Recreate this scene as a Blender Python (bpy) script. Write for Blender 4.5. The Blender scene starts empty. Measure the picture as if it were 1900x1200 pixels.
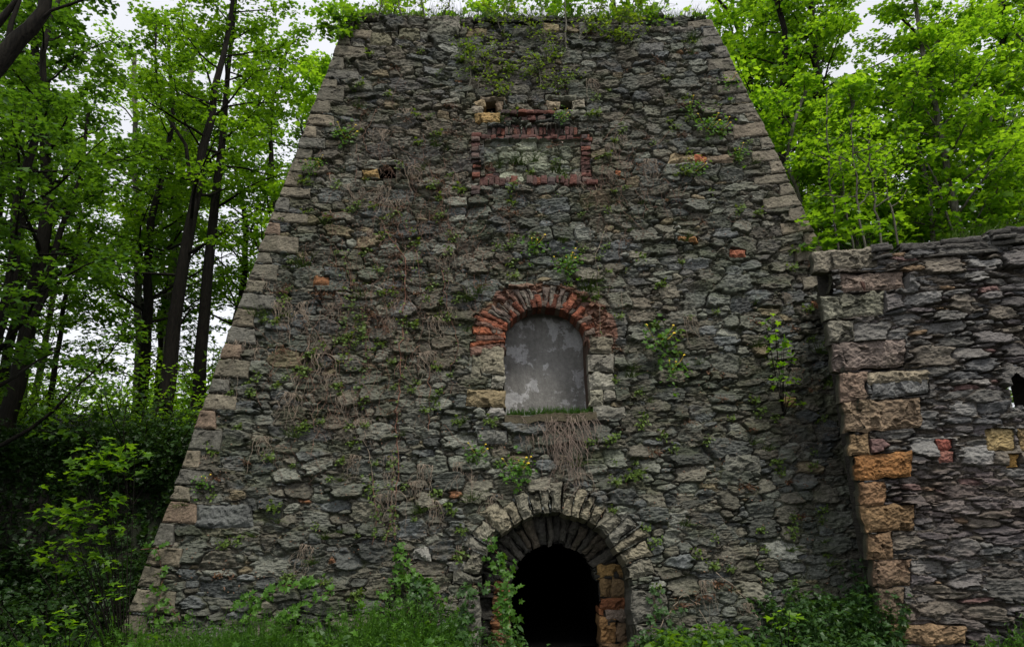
import bpy, math, random
import numpy as np
from mathutils import Vector
RNG = np.random.default_rng(11); random.seed(5)
SC = bpy.context.scene; COL = SC.collection

# ---------------------------------------------------------------- camera, sky, sun, exposure
CAM = np.array([0.0, -12.0, 2.6]); FPX = 1267.0
PITCH, YAW, ROLL = 0.251, 0.0551, -0.0349
_f = np.array([math.sin(YAW)*math.cos(PITCH), math.cos(YAW)*math.cos(PITCH), math.sin(PITCH)])
_r = np.array([math.cos(YAW), -math.sin(YAW), 0.0]); _u = np.cross(_r, _f)
CR = math.cos(ROLL)*_r + math.sin(ROLL)*_u; CU = -math.sin(ROLL)*_r + math.cos(ROLL)*_u; CF = _f
cd = bpy.data.cameras.new('camera'); cam = bpy.data.objects.new('camera', cd); COL.objects.link(cam)
from mathutils import Matrix
M = Matrix(((CR[0], CU[0], -CF[0], CAM[0]), (CR[1], CU[1], -CF[1], CAM[1]), (CR[2], CU[2], -CF[2], CAM[2]), (0, 0, 0, 1)))
cam.matrix_world = M; cd.sensor_width = 36; cd.lens = FPX/1900*36; cd.clip_end = 2000; SC.camera = cam

SUN_EL, SUN_AZ = 64.0, 150.0      # degrees; azimuth measured from +Y (behind the tower) towards +X
w = bpy.data.worlds.new('World'); SC.world = w; w.use_nodes = True
nt = w.node_tree; nt.nodes.clear()
sky = nt.nodes.new('ShaderNodeTexSky'); sky.sky_type = 'NISHITA'; sky.sun_disc = False
sky.sun_elevation = math.radians(SUN_EL); sky.sun_rotation = math.radians(SUN_AZ); sky.dust_density = 4; sky.air_density = 1
mx = nt.nodes.new('ShaderNodeMix'); mx.data_type = 'RGBA'; mx.inputs[0].default_value = 0.86
mx.inputs[7].default_value = (9.4, 9.5, 10.0, 1)
tcw = nt.nodes.new('ShaderNodeTexCoord'); nzw = nt.nodes.new('ShaderNodeTexNoise'); nzw.inputs['Scale'].default_value = 3; nzw.inputs['Detail'].default_value = 5
mrw = nt.nodes.new('ShaderNodeMapRange'); mrw.inputs[1].default_value = .3; mrw.inputs[2].default_value = .7; mrw.inputs[3].default_value = .9; mrw.inputs[4].default_value = 1.1
bg = nt.nodes.new('ShaderNodeBackground'); ow = nt.nodes.new('ShaderNodeOutputWorld')
sc_ = nt.nodes.new('ShaderNodeVectorMath'); sc_.operation = 'SCALE'
nt.links.new(tcw.outputs['Generated'], nzw.inputs['Vector']); nt.links.new(nzw.outputs[0], mrw.inputs[0])
nt.links.new(sky.outputs[0], mx.inputs[6]); nt.links.new(mx.outputs[2], sc_.inputs[0]); nt.links.new(mrw.outputs[0], sc_.inputs['Scale'])
nt.links.new(sc_.outputs[0], bg.inputs[0]); nt.links.new(bg.outputs[0], ow.inputs[0]); bg.inputs[1].default_value = 0.085
sl = bpy.data.lights.new('sun', 'SUN'); sl.energy = 2.3; sl.angle = math.radians(12); sl.color = (1, .95, .85)
so = bpy.data.objects.new('sun', sl); COL.objects.link(so)
_d = Vector((math.sin(math.radians(SUN_AZ))*math.cos(math.radians(SUN_EL)), math.cos(math.radians(SUN_AZ))*math.cos(math.radians(SUN_EL)), math.sin(math.radians(SUN_EL))))
so.rotation_euler = _d.to_track_quat('Z', 'Y').to_euler(); so.location = (10, 20, 40)
SC.view_settings.view_transform = 'Standard'; SC.view_settings.look = 'None'; SC.view_settings.gamma = 1; SC.view_settings.use_curve_mapping = False
SC.view_settings.exposure = 0.38
SC.render.engine = 'CYCLES'; SC.cycles.max_bounces = 6; SC.cycles.transmission_bounces = 4; SC.cycles.diffuse_bounces = 4

# ---------------------------------------------------------------- helpers
def ray(px, py):
    d = CF + CR*((px-950)/FPX) - CU*((py-600)/FPX)
    return d
def at_y(px, py, Y):
    d = ray(px, py); return CAM + d*((Y-CAM[1])/d[1])
class Frame:
    """a tilted surface: u along it, s up it, h out of it towards the viewer"""
    def __init__(s, O, ex, up):
        s.O = np.array(O, float); s.ex = np.array(ex, float)/np.linalg.norm(ex); s.t = np.array(up, float)/np.linalg.norm(up)
        s.n = np.cross(s.ex, s.t); s.n /= np.linalg.norm(s.n)
    def P(s, u, v, h=0.0):
        u = np.asarray(u, float)[..., None]; v = np.asarray(v, float)[..., None]; h = np.asarray(h, float)[..., None]
        return s.O + u*s.ex + v*s.t + h*s.n
    def uv(s, px, py, h=0.0):
        d = ray(px, py); O = s.O + s.n*h
        q = CAM + d*(((O-CAM)@s.n)/(d@s.n)) - s.O
        return float(q@s.ex), float(q@s.t)

_T = np.random.default_rng(3).random((256, 256))
def vn(x, y, seed=0):
    x = np.asarray(x, float) + seed*37.17; y = np.asarray(y, float) + seed*91.7
    ix = np.floor(x).astype(int); iy = np.floor(y).astype(int); fx = x-ix; fy = y-iy
    fx = fx*fx*(3-2*fx); fy = fy*fy*(3-2*fy); a = ix & 255; b = (ix+1) & 255; c = iy & 255; d = (iy+1) & 255
    return (_T[a, c]*(1-fx)+_T[b, c]*fx)*(1-fy) + (_T[a, d]*(1-fx)+_T[b, d]*fx)*fy
def fbm(x, y, o=4, seed=0):
    t = 0; am = .5; s = 0
    for i in range(o):
        t = t + am*vn(x*2**i, y*2**i, seed+i*5); s += am; am *= .5
    return t/s
def ss(a, b, x):
    t = np.clip((x-a)/(b-a), 0, 1); return t*t*(3-2*t)

def mesh_np(name, V, faces, mats, parent=None, loc=None, col=None, smooth=False, midx=None):
    """faces: (n,k) array, or list of (n,k) arrays"""
    if not isinstance(faces, list): faces = [faces]
    faces = [np.asarray(f, np.int32) for f in faces if len(f)]
    V = np.asarray(V, np.float32)
    if loc is not None: V = V - np.asarray(loc, np.float32)
    me = bpy.data.meshes.new(name)
    nl = sum(f.size for f in faces); nf = sum(len(f) for f in faces)
    me.vertices.add(len(V)); me.vertices.foreach_set('co', V.ravel())
    me.loops.add(nl); me.polygons.add(nf)
    me.loops.foreach_set('vertex_index', np.concatenate([f.ravel() for f in faces]))
    tot = np.concatenate([np.full(len(f), f.shape[1], np.int32) for f in faces])
    st = np.concatenate([[0], np.cumsum(tot)[:-1]]).astype(np.int32)
    me.polygons.foreach_set('loop_start', st); me.polygons.foreach_set('loop_total', tot)
    me.polygons.foreach_set('use_smooth', np.full(nf, smooth))
    if not isinstance(mats, (list, tuple)): mats = [mats]
    for m in mats: me.materials.append(m)
    if midx is not None: me.polygons.foreach_set('material_index', np.asarray(midx, np.int32))
    if col is not None:
        a = me.color_attributes.new('Col', 'FLOAT_COLOR', 'POINT')
        c = np.ones((len(V), 4), np.float32); c[:, :3] = col; a.data.foreach_set('color', c.ravel())
    me.update(calc_edges=True); me.validate()
    o = bpy.data.objects.new(name, me); COL.objects.link(o)
    if parent is not None:
        o.parent = parent
        if loc is None: pass
    elif loc is not None: o.location = loc
    return o
def tag(o, label=None, cat=None, group=None, kind=None):
    if label: o['label'] = label
    if cat: o['category'] = cat
    if group: o['group'] = group
    if kind: o['kind'] = kind
    return o
def thing(name, loc, label, cat, group=None):
    o = bpy.data.objects.new(name, None); COL.objects.link(o); o.location = loc; o.empty_display_size = .3
    return tag(o, label, cat, group)
def copy_tree(o, loc, rz=0, sc=1, label=None, group=None, cat=None):
    r = o.copy(); COL.objects.link(r); r.location = loc; r.rotation_euler = (0, 0, rz) if not isinstance(rz, tuple) else rz
    r.scale = (sc, sc, sc) if not isinstance(sc, tuple) else sc
    if label: r['label'] = label
    if group: r['group'] = group
    if cat: r['category'] = cat
    for ch in list(o.children):
        c = ch.copy(); COL.objects.link(c); c.parent = r
    return r

class MB:
    def __init__(s): s.V = []; s.F = {}; s.C = []; s.n = 0
    def add(s, V, F, col=None):
        V = np.asarray(V, float); F = np.asarray(F, int)
        s.V.append(V); s.F.setdefault(F.shape[1], []).append(F+s.n); s.n += len(V)
        s.C.append(np.tile(np.array(col if col is not None else (1, 1, 1), float), (len(V), 1)) if (col is None or np.ndim(col) == 1) else np.asarray(col))
    def build(s, name, mat, parent=None, loc=None, smooth=False):
        return mesh_np(name, np.concatenate(s.V), [np.concatenate(f) for f in s.F.values()], mat, parent, loc, np.concatenate(s.C), smooth)

def tube(mb, pts, rad, k=6, col=(1, 1, 1)):
    pts = np.asarray(pts, float); n = len(pts); rad = np.broadcast_to(rad, (n,)).astype(float)
    T = np.gradient(pts, axis=0); T /= np.linalg.norm(T, axis=1)[:, None]+1e-9
    ref = np.array([0.3, 1, 0.1]) if abs(T[:, 1]).mean() < .8 else np.array([1, 0, .1])
    A = np.cross(T, ref); A /= np.linalg.norm(A, axis=1)[:, None]+1e-9; B = np.cross(T, A)
    th = np.arange(k)*2*math.pi/k
    V = pts[:, None, :] + rad[:, None, None]*(np.cos(th)[None, :, None]*A[:, None, :] + np.sin(th)[None, :, None]*B[:, None, :])
    i = np.arange(n-1)[:, None]*k; j = np.arange(k)[None, :]; j2 = (j+1) % k
    F = np.stack([i+j, i+j2, i+k+j2, i+k+j], -1).reshape(-1, 4)
    mb.add(V.reshape(-1, 3), F, col)

# ---------------------------------------------------------------- materials
def nodes(name):
    m = bpy.data.materials.new(name); m.use_nodes = True; n = m.node_tree; n.nodes.clear()
    o = n.nodes.new('ShaderNodeOutputMaterial'); return m, n, o
def N(n, t, **kw):
    x = n.nodes.new(t)
    for k, v in kw.items():
        if k in x.inputs: x.inputs[k].default_value = v
        else: setattr(x, k, v)
    return x
def stone_mat(name, rough=.85, scale=1.0, bump=.6, vary=.45, moss=0.0, mosscol=(.035, .05, .012), tint=(1, 1, 1), usecol=True, stretch=2.6):
    m, n, o = nodes(name); L = n.links.new
    tc = N(n, 'ShaderNodeTexCoord'); mp = N(n, 'ShaderNodeMapping'); mp.inputs['Scale'].default_value = (1, 1, stretch)
    L(tc.outputs['Object'], mp.inputs[0])
    n1 = N(n, 'ShaderNodeTexNoise', Scale=11*scale, Detail=8, Roughness=.68); L(mp.outputs[0], n1.inputs['Vector'])
    n2 = N(n, 'ShaderNodeTexNoise', Scale=2.2*scale, Detail=5, Roughness=.6); L(tc.outputs['Object'], n2.inputs['Vector'])
    n3 = N(n, 'ShaderNodeTexNoise', Scale=38*scale, Detail=5, Roughness=.7); L(mp.outputs[0], n3.inputs['Vector'])
    at = N(n, 'ShaderNodeAttribute', attribute_name='Col') if usecol else N(n, 'ShaderNodeRGB')
    if not usecol: at.outputs[0].default_value = (*tint, 1)
    mr = N(n, 'ShaderNodeMapRange'); mr.inputs[1].default_value = .3; mr.inputs[2].default_value = .7; mr.inputs[3].default_value = 1-vary; mr.inputs[4].default_value = 1+vary
    L(n1.outputs[0], mr.inputs[0])
    v = N(n, 'ShaderNodeVectorMath', operation='SCALE'); L(at.outputs[0], v.inputs[0]); L(mr.outputs[0], v.inputs['Scale'])
    mr3 = N(n, 'ShaderNodeMapRange'); mr3.inputs[1].default_value = .3; mr3.inputs[2].default_value = .7; mr3.inputs[3].default_value = .55; mr3.inputs[4].default_value = 1.5
    L(n3.outputs[0], mr3.inputs[0]); v3 = N(n, 'ShaderNodeVectorMath', operation='SCALE'); L(v.outputs[0], v3.inputs[0]); L(mr3.outputs[0], v3.inputs['Scale'])
    mm = N(n, 'ShaderNodeMix', data_type='RGBA'); L(v3.outputs[0], mm.inputs[6]); mm.inputs[7].default_value = (*mosscol, 1)
    r2 = N(n, 'ShaderNodeMapRange'); r2.inputs[1].default_value = .52; r2.inputs[2].default_value = .66; r2.inputs[3].default_value = 0; r2.inputs[4].default_value = moss
    L(n2.outputs[0], r2.inputs[0]); L(r2.outputs[0], mm.inputs[0])
    # lichen flecks
    vo = N(n, 'ShaderNodeTexNoise', Scale=26*scale, Detail=3, Roughness=.8); L(tc.outputs['Object'], vo.inputs['Vector'])
    rl = N(n, 'ShaderNodeMapRange'); rl.inputs[1].default_value = .66; rl.inputs[2].default_value = .74; rl.inputs[3].default_value = 0; rl.inputs[4].default_value = .35
    L(vo.outputs[0], rl.inputs[0]); ml = N(n, 'ShaderNodeMix', data_type='RGBA'); L(rl.outputs[0], ml.inputs[0]); L(mm.outputs[2], ml.inputs[6]); ml.inputs[7].default_value = (.24, .25, .20, 1)
    b = N(n, 'ShaderNodeBsdfPrincipled', Roughness=rough); b.inputs['Specular IOR Level'].default_value = .3
    L(ml.outputs[2], b.inputs['Base Color'])
    ad = N(n, 'ShaderNodeMath', operation='ADD'); L(n1.outputs[0], ad.inputs[0]); mu = N(n, 'ShaderNodeMath', operation='MULTIPLY'); mu.inputs[1].default_value = .4; L(n3.outputs[0], mu.inputs[0]); L(mu.outputs[0], ad.inputs[1])
    bu = N(n, 'ShaderNodeBump', Strength=bump, Distance=.05); L(ad.outputs[0], bu.inputs['Height']); L(bu.outputs[0], b.inputs['Normal'])
    L(b.outputs[0], o.inputs[0]); return m
def leaf_mat(name, c1, c2, trans=.45, tcol=(2.3, 2.0, .6), hue=.5, gloss=.45):
    m, n, o = nodes(name); L = n.links.new
    ge = N(n, 'ShaderNodeNewGeometry'); oi = N(n, 'ShaderNodeObjectInfo'); tc = N(n, 'ShaderNodeTexCoord')
    nz = N(n, 'ShaderNodeTexNoise', Scale=.9, Detail=3); L(tc.outputs['Object'], nz.inputs['Vector'])
    a = N(n, 'ShaderNodeMath', operation='MULTIPLY_ADD'); L(ge.outputs['Random Per Island'], a.inputs[0]); a.inputs[1].default_value = .65
    nr = N(n, 'ShaderNodeMapRange'); nr.inputs[1].default_value = .35; nr.inputs[2].default_value = .65; nr.inputs[3].default_value = -.1; nr.inputs[4].default_value = .45; L(nz.outputs[0], nr.inputs[0]); L(nr.outputs[0], a.inputs[2])
    mi = N(n, 'ShaderNodeMix', data_type='RGBA'); L(a.outputs[0], mi.inputs[0]); mi.inputs[6].default_value = (*c1, 1); mi.inputs[7].default_value = (*c2, 1)
    b = N(n, 'ShaderNodeBsdfPrincipled', Roughness=gloss); b.inputs['Specular IOR Level'].default_value = .35; L(mi.outputs[2], b.inputs['Base Color'])
    t = N(n, 'ShaderNodeBsdfTranslucent'); ht = N(n, 'ShaderNodeMix', data_type='RGBA', blend_type='MULTIPLY'); ht.inputs[0].default_value = 1
    L(mi.outputs[2], ht.inputs[6]); ht.inputs[7].default_value = (*(tcol or (1.9, 1.7, .6)), 1); L(ht.outputs[2], t.inputs[0])
    ms = N(n, 'ShaderNodeMixShader'); ms.inputs[0].default_value = trans; L(b.outputs[0], ms.inputs[1]); L(t.outputs[0], ms.inputs[2]); L(ms.outputs[0], o.inputs[0]); return m
def bark_mat(name, c1, c2, sc=8):
    m, n, o = nodes(name); L = n.links.new
    tc = N(n, 'ShaderNodeTexCoord'); mp = N(n, 'ShaderNodeMapping'); mp.inputs['Scale'].default_value = (3, 3, .6); L(tc.outputs['Object'], mp.inputs[0])
    nz = N(n, 'ShaderNodeTexNoise', Scale=sc, Detail=6, Roughness=.65); L(mp.outputs[0], nz.inputs['Vector'])
    mi = N(n, 'ShaderNodeMix', data_type='RGBA'); r = N(n, 'ShaderNodeMapRange'); r.inputs[1].default_value = .35; r.inputs[2].default_value = .65; L(nz.outputs[0], r.inputs[0]); L(r.outputs[0], mi.inputs[0])
    mi.inputs[6].default_value = (*c1, 1); mi.inputs[7].default_value = (*c2, 1)
    b = N(n, 'ShaderNodeBsdfPrincipled', Roughness=.9); b.inputs['Specular IOR Level'].default_value = .15; L(mi.outputs[2], b.inputs['Base Color'])
    bu = N(n, 'ShaderNodeBump', Strength=.8, Distance=.03); L(nz.outputs[0], bu.inputs['Height']); L(bu.outputs[0], b.inputs['Normal']); L(b.outputs[0], o.inputs[0]); return m
def plain_mat(name, c, vary=.3, rough=.9):
    m, n, o = nodes(name); L = n.links.new
    ge = N(n, 'ShaderNodeNewGeometry'); r = N(n, 'ShaderNodeMapRange'); r.inputs[3].default_value = 1-vary; r.inputs[4].default_value = 1+vary; L(ge.outputs['Random Per Island'], r.inputs[0])
    v = N(n, 'ShaderNodeVectorMath', operation='SCALE'); v.inputs[0].default_value = c; L(r.outputs[0], v.inputs['Scale'])
    b = N(n, 'ShaderNodeBsdfPrincipled', Roughness=rough); L(v.outputs[0], b.inputs['Base Color']); L(b.outputs[0], o.inputs[0]); return m
def plaster_mat():
    m, n, o = nodes('weathered_plaster'); L = n.links.new
    tc = N(n, 'ShaderNodeTexCoord'); nz = N(n, 'ShaderNodeTexNoise', Scale=2.4, Detail=9, Roughness=.66, Distortion=.3); L(tc.outputs['Object'], nz.inputs['Vector'])
    r = N(n, 'ShaderNodeMapRange'); r.inputs[1].default_value = .53; r.inputs[2].default_value = .56; L(nz.outputs[0], r.inputs[0])
    n2 = N(n, 'ShaderNodeTexNoise', Scale=1.1, Detail=6, Roughness=.6); L(tc.outputs['Object'], n2.inputs['Vector'])
    mi = N(n, 'ShaderNodeMix', data_type='RGBA'); mi.inputs[6].default_value = (.21, .205, .19, 1); mi.inputs[7].default_value = (.50, .50, .50, 1)
    q = N(n, 'ShaderNodeMath', operation='MULTIPLY'); q.inputs[1].default_value = .75; L(r.outputs[0], q.inputs[0]); L(q.outputs[0], mi.inputs[0])
    r2 = N(n, 'ShaderNodeMapRange'); r2.inputs[1].default_value = .3; r2.inputs[2].default_value = .7; r2.inputs[3].default_value = .7; r2.inputs[4].default_value = 1.2; L(n2.outputs[0], r2.inputs[0])
    v = N(n, 'ShaderNodeVectorMath', operation='SCALE'); L(mi.outputs[2], v.inputs[0]); L(r2.outputs[0], v.inputs['Scale'])
    mp = N(n, 'ShaderNodeMapping'); mp.inputs['Scale'].default_value = (9, 1, .8); L(tc.outputs['Object'], mp.inputs[0]); n3 = N(n, 'ShaderNodeTexNoise', Scale=1, Detail=6, Roughness=.7); L(mp.outputs[0], n3.inputs['Vector'])
    r3 = N(n, 'ShaderNodeMapRange'); r3.inputs[1].default_value = .42; r3.inputs[2].default_value = .62; r3.inputs[3].default_value = .86; r3.inputs[4].default_value = 1.04; L(n3.outputs[0], r3.inputs[0]); v3 = N(n, 'ShaderNodeVectorMath', operation='SCALE'); L(v.outputs[0], v3.inputs[0]); L(r3.outputs[0], v3.inputs['Scale']); v = v3
    n4 = N(n, 'ShaderNodeTexNoise', Scale=16, Detail=8, Roughness=.75); L(tc.outputs['Object'], n4.inputs['Vector']); r4 = N(n, 'ShaderNodeMapRange'); r4.inputs[1].default_value = .3; r4.inputs[2].default_value = .7; r4.inputs[3].default_value = .72; r4.inputs[4].default_value = 1.28; L(n4.outputs[0], r4.inputs[0]); v4 = N(n, 'ShaderNodeVectorMath', operation='SCALE'); L(v.outputs[0], v4.inputs[0]); L(r4.outputs[0], v4.inputs['Scale']); v = v4
    b = N(n, 'ShaderNodeBsdfPrincipled', Roughness=.85); L(v.outputs[0], b.inputs['Base Color'])
    bu = N(n, 'ShaderNodeBump', Strength=.7, Distance=.03); L(n4.outputs[0], bu.inputs['Height']); L(bu.outputs[0], b.inputs['Normal']); L(b.outputs[0], o.inputs[0]); return m

M_rub = stone_mat('slate_rubble', bump=.75, vary=.5, moss=.25, stretch=2.0)
M_rubside = stone_mat('slate_rubble_side', bump=.8, vary=.5, moss=.5)
M_sand = stone_mat('sandstone_block', bump=.5, vary=.3, moss=.15, stretch=1.2)
M_brick = stone_mat('old_brick', bump=.4, vary=.35, moss=0, stretch=1)
M_ruin = stone_mat('shale_rubble', bump=.7, vary=.42, moss=.08, stretch=3.5)
M_dark = stone_mat('painted_dark_interior', usecol=False, tint=(.004, .004, .004), bump=.5, vary=.3)  # near-black base colour stands in for the darkness inside the openings
M_plaster = plaster_mat()
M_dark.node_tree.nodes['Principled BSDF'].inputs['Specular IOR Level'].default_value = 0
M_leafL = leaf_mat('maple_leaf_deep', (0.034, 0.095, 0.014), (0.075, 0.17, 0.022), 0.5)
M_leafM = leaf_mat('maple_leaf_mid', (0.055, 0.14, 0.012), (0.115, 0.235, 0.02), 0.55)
M_leafR = leaf_mat('maple_leaf_fresh_lit', (0.07, 0.18, 0.014), (0.175, 0.33, 0.03), 0.62)  # fresh green, brightened to carry the right side's back light in its colour
M_leafS = leaf_mat('shrub_leaf', (.055, .12, .014), (.14, .22, .03), .45)
M_leafG = leaf_mat('ground_herb', (.04, .115, .012), (.085, .20, .02), .4)
M_leafD = leaf_mat('bramble_leaf', (.022, .065, .014), (.05, .11, .025), .3)
M_tuft = leaf_mat('wall_herb', (.045, .09, .014), (.12, .19, .03), .35)
M_red = leaf_mat('red_brown_leaf', (.06, .025, .015), (.14, .07, .03), .2, (1.3, 1, .6))
M_dry = plain_mat('dry_root', (.20, .158, .118), .5)
M_web = plain_mat('creeper_twig', (.16, .095, .068), .55)
M_vine = plain_mat('red_vine_stem', (.16, .075, .05), .25)
M_litter = plain_mat('dead_leaf', (.12, .068, .042), .6)
M_yellow = plain_mat('yellow_petal', (.75, .52, .02), .1, .6)
M_barkD = bark_mat('dark_bark', (.006, .0055, .0045), (.021, .018, .014))
M_barkP = bark_mat('pale_bark', (.07, .065, .05), (.17, .16, .13))
def ground_mat():
    m, n, o = nodes('woodland_soil'); L = n.links.new
    tc = N(n, 'ShaderNodeTexCoord'); nz = N(n, 'ShaderNodeTexNoise', Scale=1.3, Detail=9, Roughness=.7); L(tc.outputs['Object'], nz.inputs['Vector'])
    mi = N(n, 'ShaderNodeMix', data_type='RGBA'); r = N(n, 'ShaderNodeMapRange'); r.inputs[1].default_value = .4; r.inputs[2].default_value = .6; L(nz.outputs[0], r.inputs[0]); L(r.outputs[0], mi.inputs[0])
    mi.inputs[6].default_value = (.012, .010, .007, 1); mi.inputs[7].default_value = (.010, .016, .005, 1)
    b = N(n, 'ShaderNodeBsdfPrincipled', Roughness=.95); L(mi.outputs[2], b.inputs['Base Color'])
    bu = N(n, 'ShaderNodeBump', Strength=1, Distance=.08); L(nz.outputs[0], bu.inputs['Height']); L(bu.outputs[0], b.inputs['Normal']); L(b.outputs[0], o.inputs[0]); return m
M_ground = ground_mat()
M_leafX = leaf_mat('shade_darkened_leaf', (.012, .034, .008), (.03, .075, .014), .3)  # shade of the lower left put into a darker leaf green

# ---------------------------------------------------------------- masonry height field
def rubble(U0, U1, S0, S1, res, seed, classes, colfn, warp=.035, joint=.07, rotfn=None, slab=1.0, keep=None):
    rg = np.random.default_rng(seed)
    nu = int(round((U1-U0)/res))+1; ns = int(round((S1-S0)/res))+1
    gu = np.linspace(U0, U1, nu); gs = np.linspace(S0, S1, ns); U, S = np.meshgrid(gu, gs)      # [s,u]
    WU = U + warp*2*(fbm(U*5, S*7, 3, seed)-.5) + .02*(vn(U*22, S*22, seed+9)-.5)
    WS = S + warp*1.3*(fbm(U*5, S*9, 3, seed+3)-.5) + .016*(vn(U*20, S*30, seed+8)-.5)
    oc = .03; ou = int((U1-U0)/oc)+2; os_ = int((S1-S0)/oc)+2; occ = np.zeros((os_, ou), bool)
    st = []
    for (a0, b0, tries, fill) in classes:
        for k in range(tries):
            q = rg.random(6); a = a0*(.7+.7*q[0]); b = b0*(.72+.6*q[1]); u = U0+q[2]*(U1-U0); s = S0+q[3]*(S1-S0)
            iu = int((u-U0)/oc); is_ = int((s-S0)/oc)
            if occ[is_, iu]: continue
            ra = max(1, int(a*fill/oc)); rb = max(1, int(b*fill/oc))
            i0, i1, j0, j1 = max(0, is_-rb), is_+rb+1, max(0, iu-ra), iu+ra+1
            if occ[i0:i1, j0:j1].any(): continue
            occ[i0:i1, j0:j1] = True
            st.append((u, s, a, b, (q[4]-.5)*.34*(1 if b0 < .1 else .7)))
    st = np.array(st); n = len(st)
    F1 = np.full(U.shape, 9.0); F2 = np.full(U.shape, 9.0); ID = np.zeros(U.shape, int)
    DU = np.zeros(U.shape); DV = np.zeros(U.shape)
    for k in range(n):
        u, s, a, b, r = st[k]
        if rotfn: r = r + rotfn(u, s)
        wa = 2.0*a+warp*1.5; wb = 2.3*b+warp*1.5
        j0 = max(0, int((u-wa-U0)/res)); j1 = min(nu, int((u+wa-U0)/res)+2); i0 = max(0, int((s-wb-S0)/res)); i1 = min(ns, int((s+wb-S0)/res)+2)
        sl = (slice(i0, i1), slice(j0, j1)); du = WU[sl]-u; dv = WS[sl]-s; c, sn = math.cos(r), math.sin(r)
        x = (du*c+dv*sn)/a; y = (-du*sn+dv*c)/b
        sk = ((k*7919) % 13-6)/13*.5          # sheared, uneven corners
        d = (np.abs(x+sk*y)**2.6+np.abs(y+.18*sk*x)**2.6)**(1/2.6)
        f1 = F1[sl]; f2 = F2[sl]; m = d < f1; m2 = (~m) & (d < f2)
        F2[sl] = np.where(m, f1, np.where(m2, d, f2)); F1[sl] = np.where(m, d, f1); ID[sl] = np.where(m, k, ID[sl])
        DU[sl] = np.where(m, du, DU[sl]); DV[sl] = np.where(m, dv, DV[sl])
    A = st[:, 2][ID]; B = st[:, 3][ID]
    e = (F2-F1)*np.sqrt(A*B)*.5
    lvl = (rg.normal(0, .024, n) + .018*(st[:, 3] > .09))[ID]; tu = rg.normal(0, .14, n)[ID]; tv = (rg.normal(-.05, .26, n))[ID]
    sl_ = (rg.random(n) < .55)[ID]*slab
    N1 = fbm(U*9, S*60, 3, seed+20); N2 = fbm(U*4.2+ID*3.1, S*7+ID*1.7, 3, seed+30); N3 = fbm(U*20, S*26, 3, seed+40)
    N4 = fbm(U*9+ID*.7, S*15+ID*.3, 3, seed+50); N5 = fbm(U*1.7, S*2.2, 3, seed+70)
    stone = lvl + np.clip(tu*DU, -.06, .06) + np.clip(tv*DV, -.045, .045) + (N1-.5)*.032*sl_ - np.abs(N2-.5)*.13 - np.abs(N4-.5)*.06 + .03 + (N3-.5)*.03
    stone = stone - .05*(1-ss(0, .035*(.4+1.2*N2), e))**1.5
    mort = -joint*(.1+1.35*ss(.35, .75, N5)) + (N3-.5)*.07 + (N4-.5)*.07
    mk = ss(.001, .011, e)*ss(1.5, 1.2, F1)
    wear = ss(.5, .68, fbm(U*.9, S*1.1, 4, seed+60))                # patches where soil and thin rubble cover the joints
    mort = mort + wear*.05
    H = mort*(1-mk)+stone*mk
    C = colfn(rg, st, ID, U, S, mk, wear, N1, N3)
    return dict(U=U, S=S, H=H, C=C, nu=nu, ns=ns, res=res, U0=U0, S0=S0, st=st)
def hf_at(R, u, s):
    i = int(np.clip(round((s-R['S0'])/R['res']), 0, R['ns']-1)); j = int(np.clip(round((u-R['U0'])/R['res']), 0, R['nu']-1)); return float(R['H'][i, j])
def hf_mesh(name, R, fr, keep, mat, parent, loc, smooth=False):
    U, S, H = R['U'], R['S'], R['H']; ns, nu = U.shape
    V = fr.P(U, S, H).reshape(-1, 3); idx = np.arange(ns*nu).reshape(ns, nu)
    F = np.stack([idx[:-1, :-1], idx[:-1, 1:], idx[1:, 1:], idx[1:, :-1]], -1)
    K = keep(.25*(U[:-1, :-1]+U[:-1, 1:]+U[1:, 1:]+U[1:, :-1]), .25*(S[:-1, :-1]+S[:-1, 1:]+S[1:, 1:]+S[1:, :-1]))
    F = F[K]
    used = np.zeros(len(V), bool); used[F.ravel()] = True; re = np.cumsum(used)-1
    return mesh_np(name, V[used], re[F], mat, parent, loc, R['C'].reshape(-1, 3)[used], smooth)

PAL = np.array([[.105, .108, .092], [.12, .124, .10], [.14, .14, .115], [.095, .098, .09], [.14, .13, .10], [.115, .12, .118], [.165, .165, .138], [.125, .113, .088]])
def col_tower(rg, st, ID, U, S, mk, wear, N1, N3):
    n = len(st); c = PAL[rg.integers(0, len(PAL), n)]*(rg.uniform(.6, 1.45, n)[:, None])
    q = rg.random(n); c[q < .003] = (.26, .12, .06); c[(q > .02) & (q < .045)] = (.20, .16, .10); c[(q > .05) & (q < .06)] = (.24, .24, .21)
    C = c[ID]
    low = fbm(U*.45, S*.45, 3, 77)[..., None]
    C = C*(.72+.56*low)
    br = ss(.50, .70, fbm(U*.55, S*.5, 4, 90))[..., None]*ss(3.0, 5.5, S)[..., None]
    C = C*(1-br*.35)+np.array([.125, .09, .062])*br*.35
    mc = np.array([.088, .080, .062])*(.6+.8*N3[..., None]); gm = ss(.5, .62, fbm(U*2.2, S*2.8, 4, 55))[..., None]
    mc = mc*(1-gm*.6)+np.array([.05, .06, .024])*gm*.6
    C = C*mk[..., None]+mc*(1-mk[..., None])
    soil = (wear*ss(.42, .6, fbm(U*7, S*9, 3, 31)))[..., None]*.55
    C = C*(1-soil)+np.array([.105, .088, .064])*soil
    mo = (ss(.55, .7, fbm(U*1.3, S*3.4, 4, 12)))[..., None]*.4
    return np.clip((C*(1-mo)+np.array([.052, .062, .026])*mo)*np.array([.90, .93, .93]), .004, 1)

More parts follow.
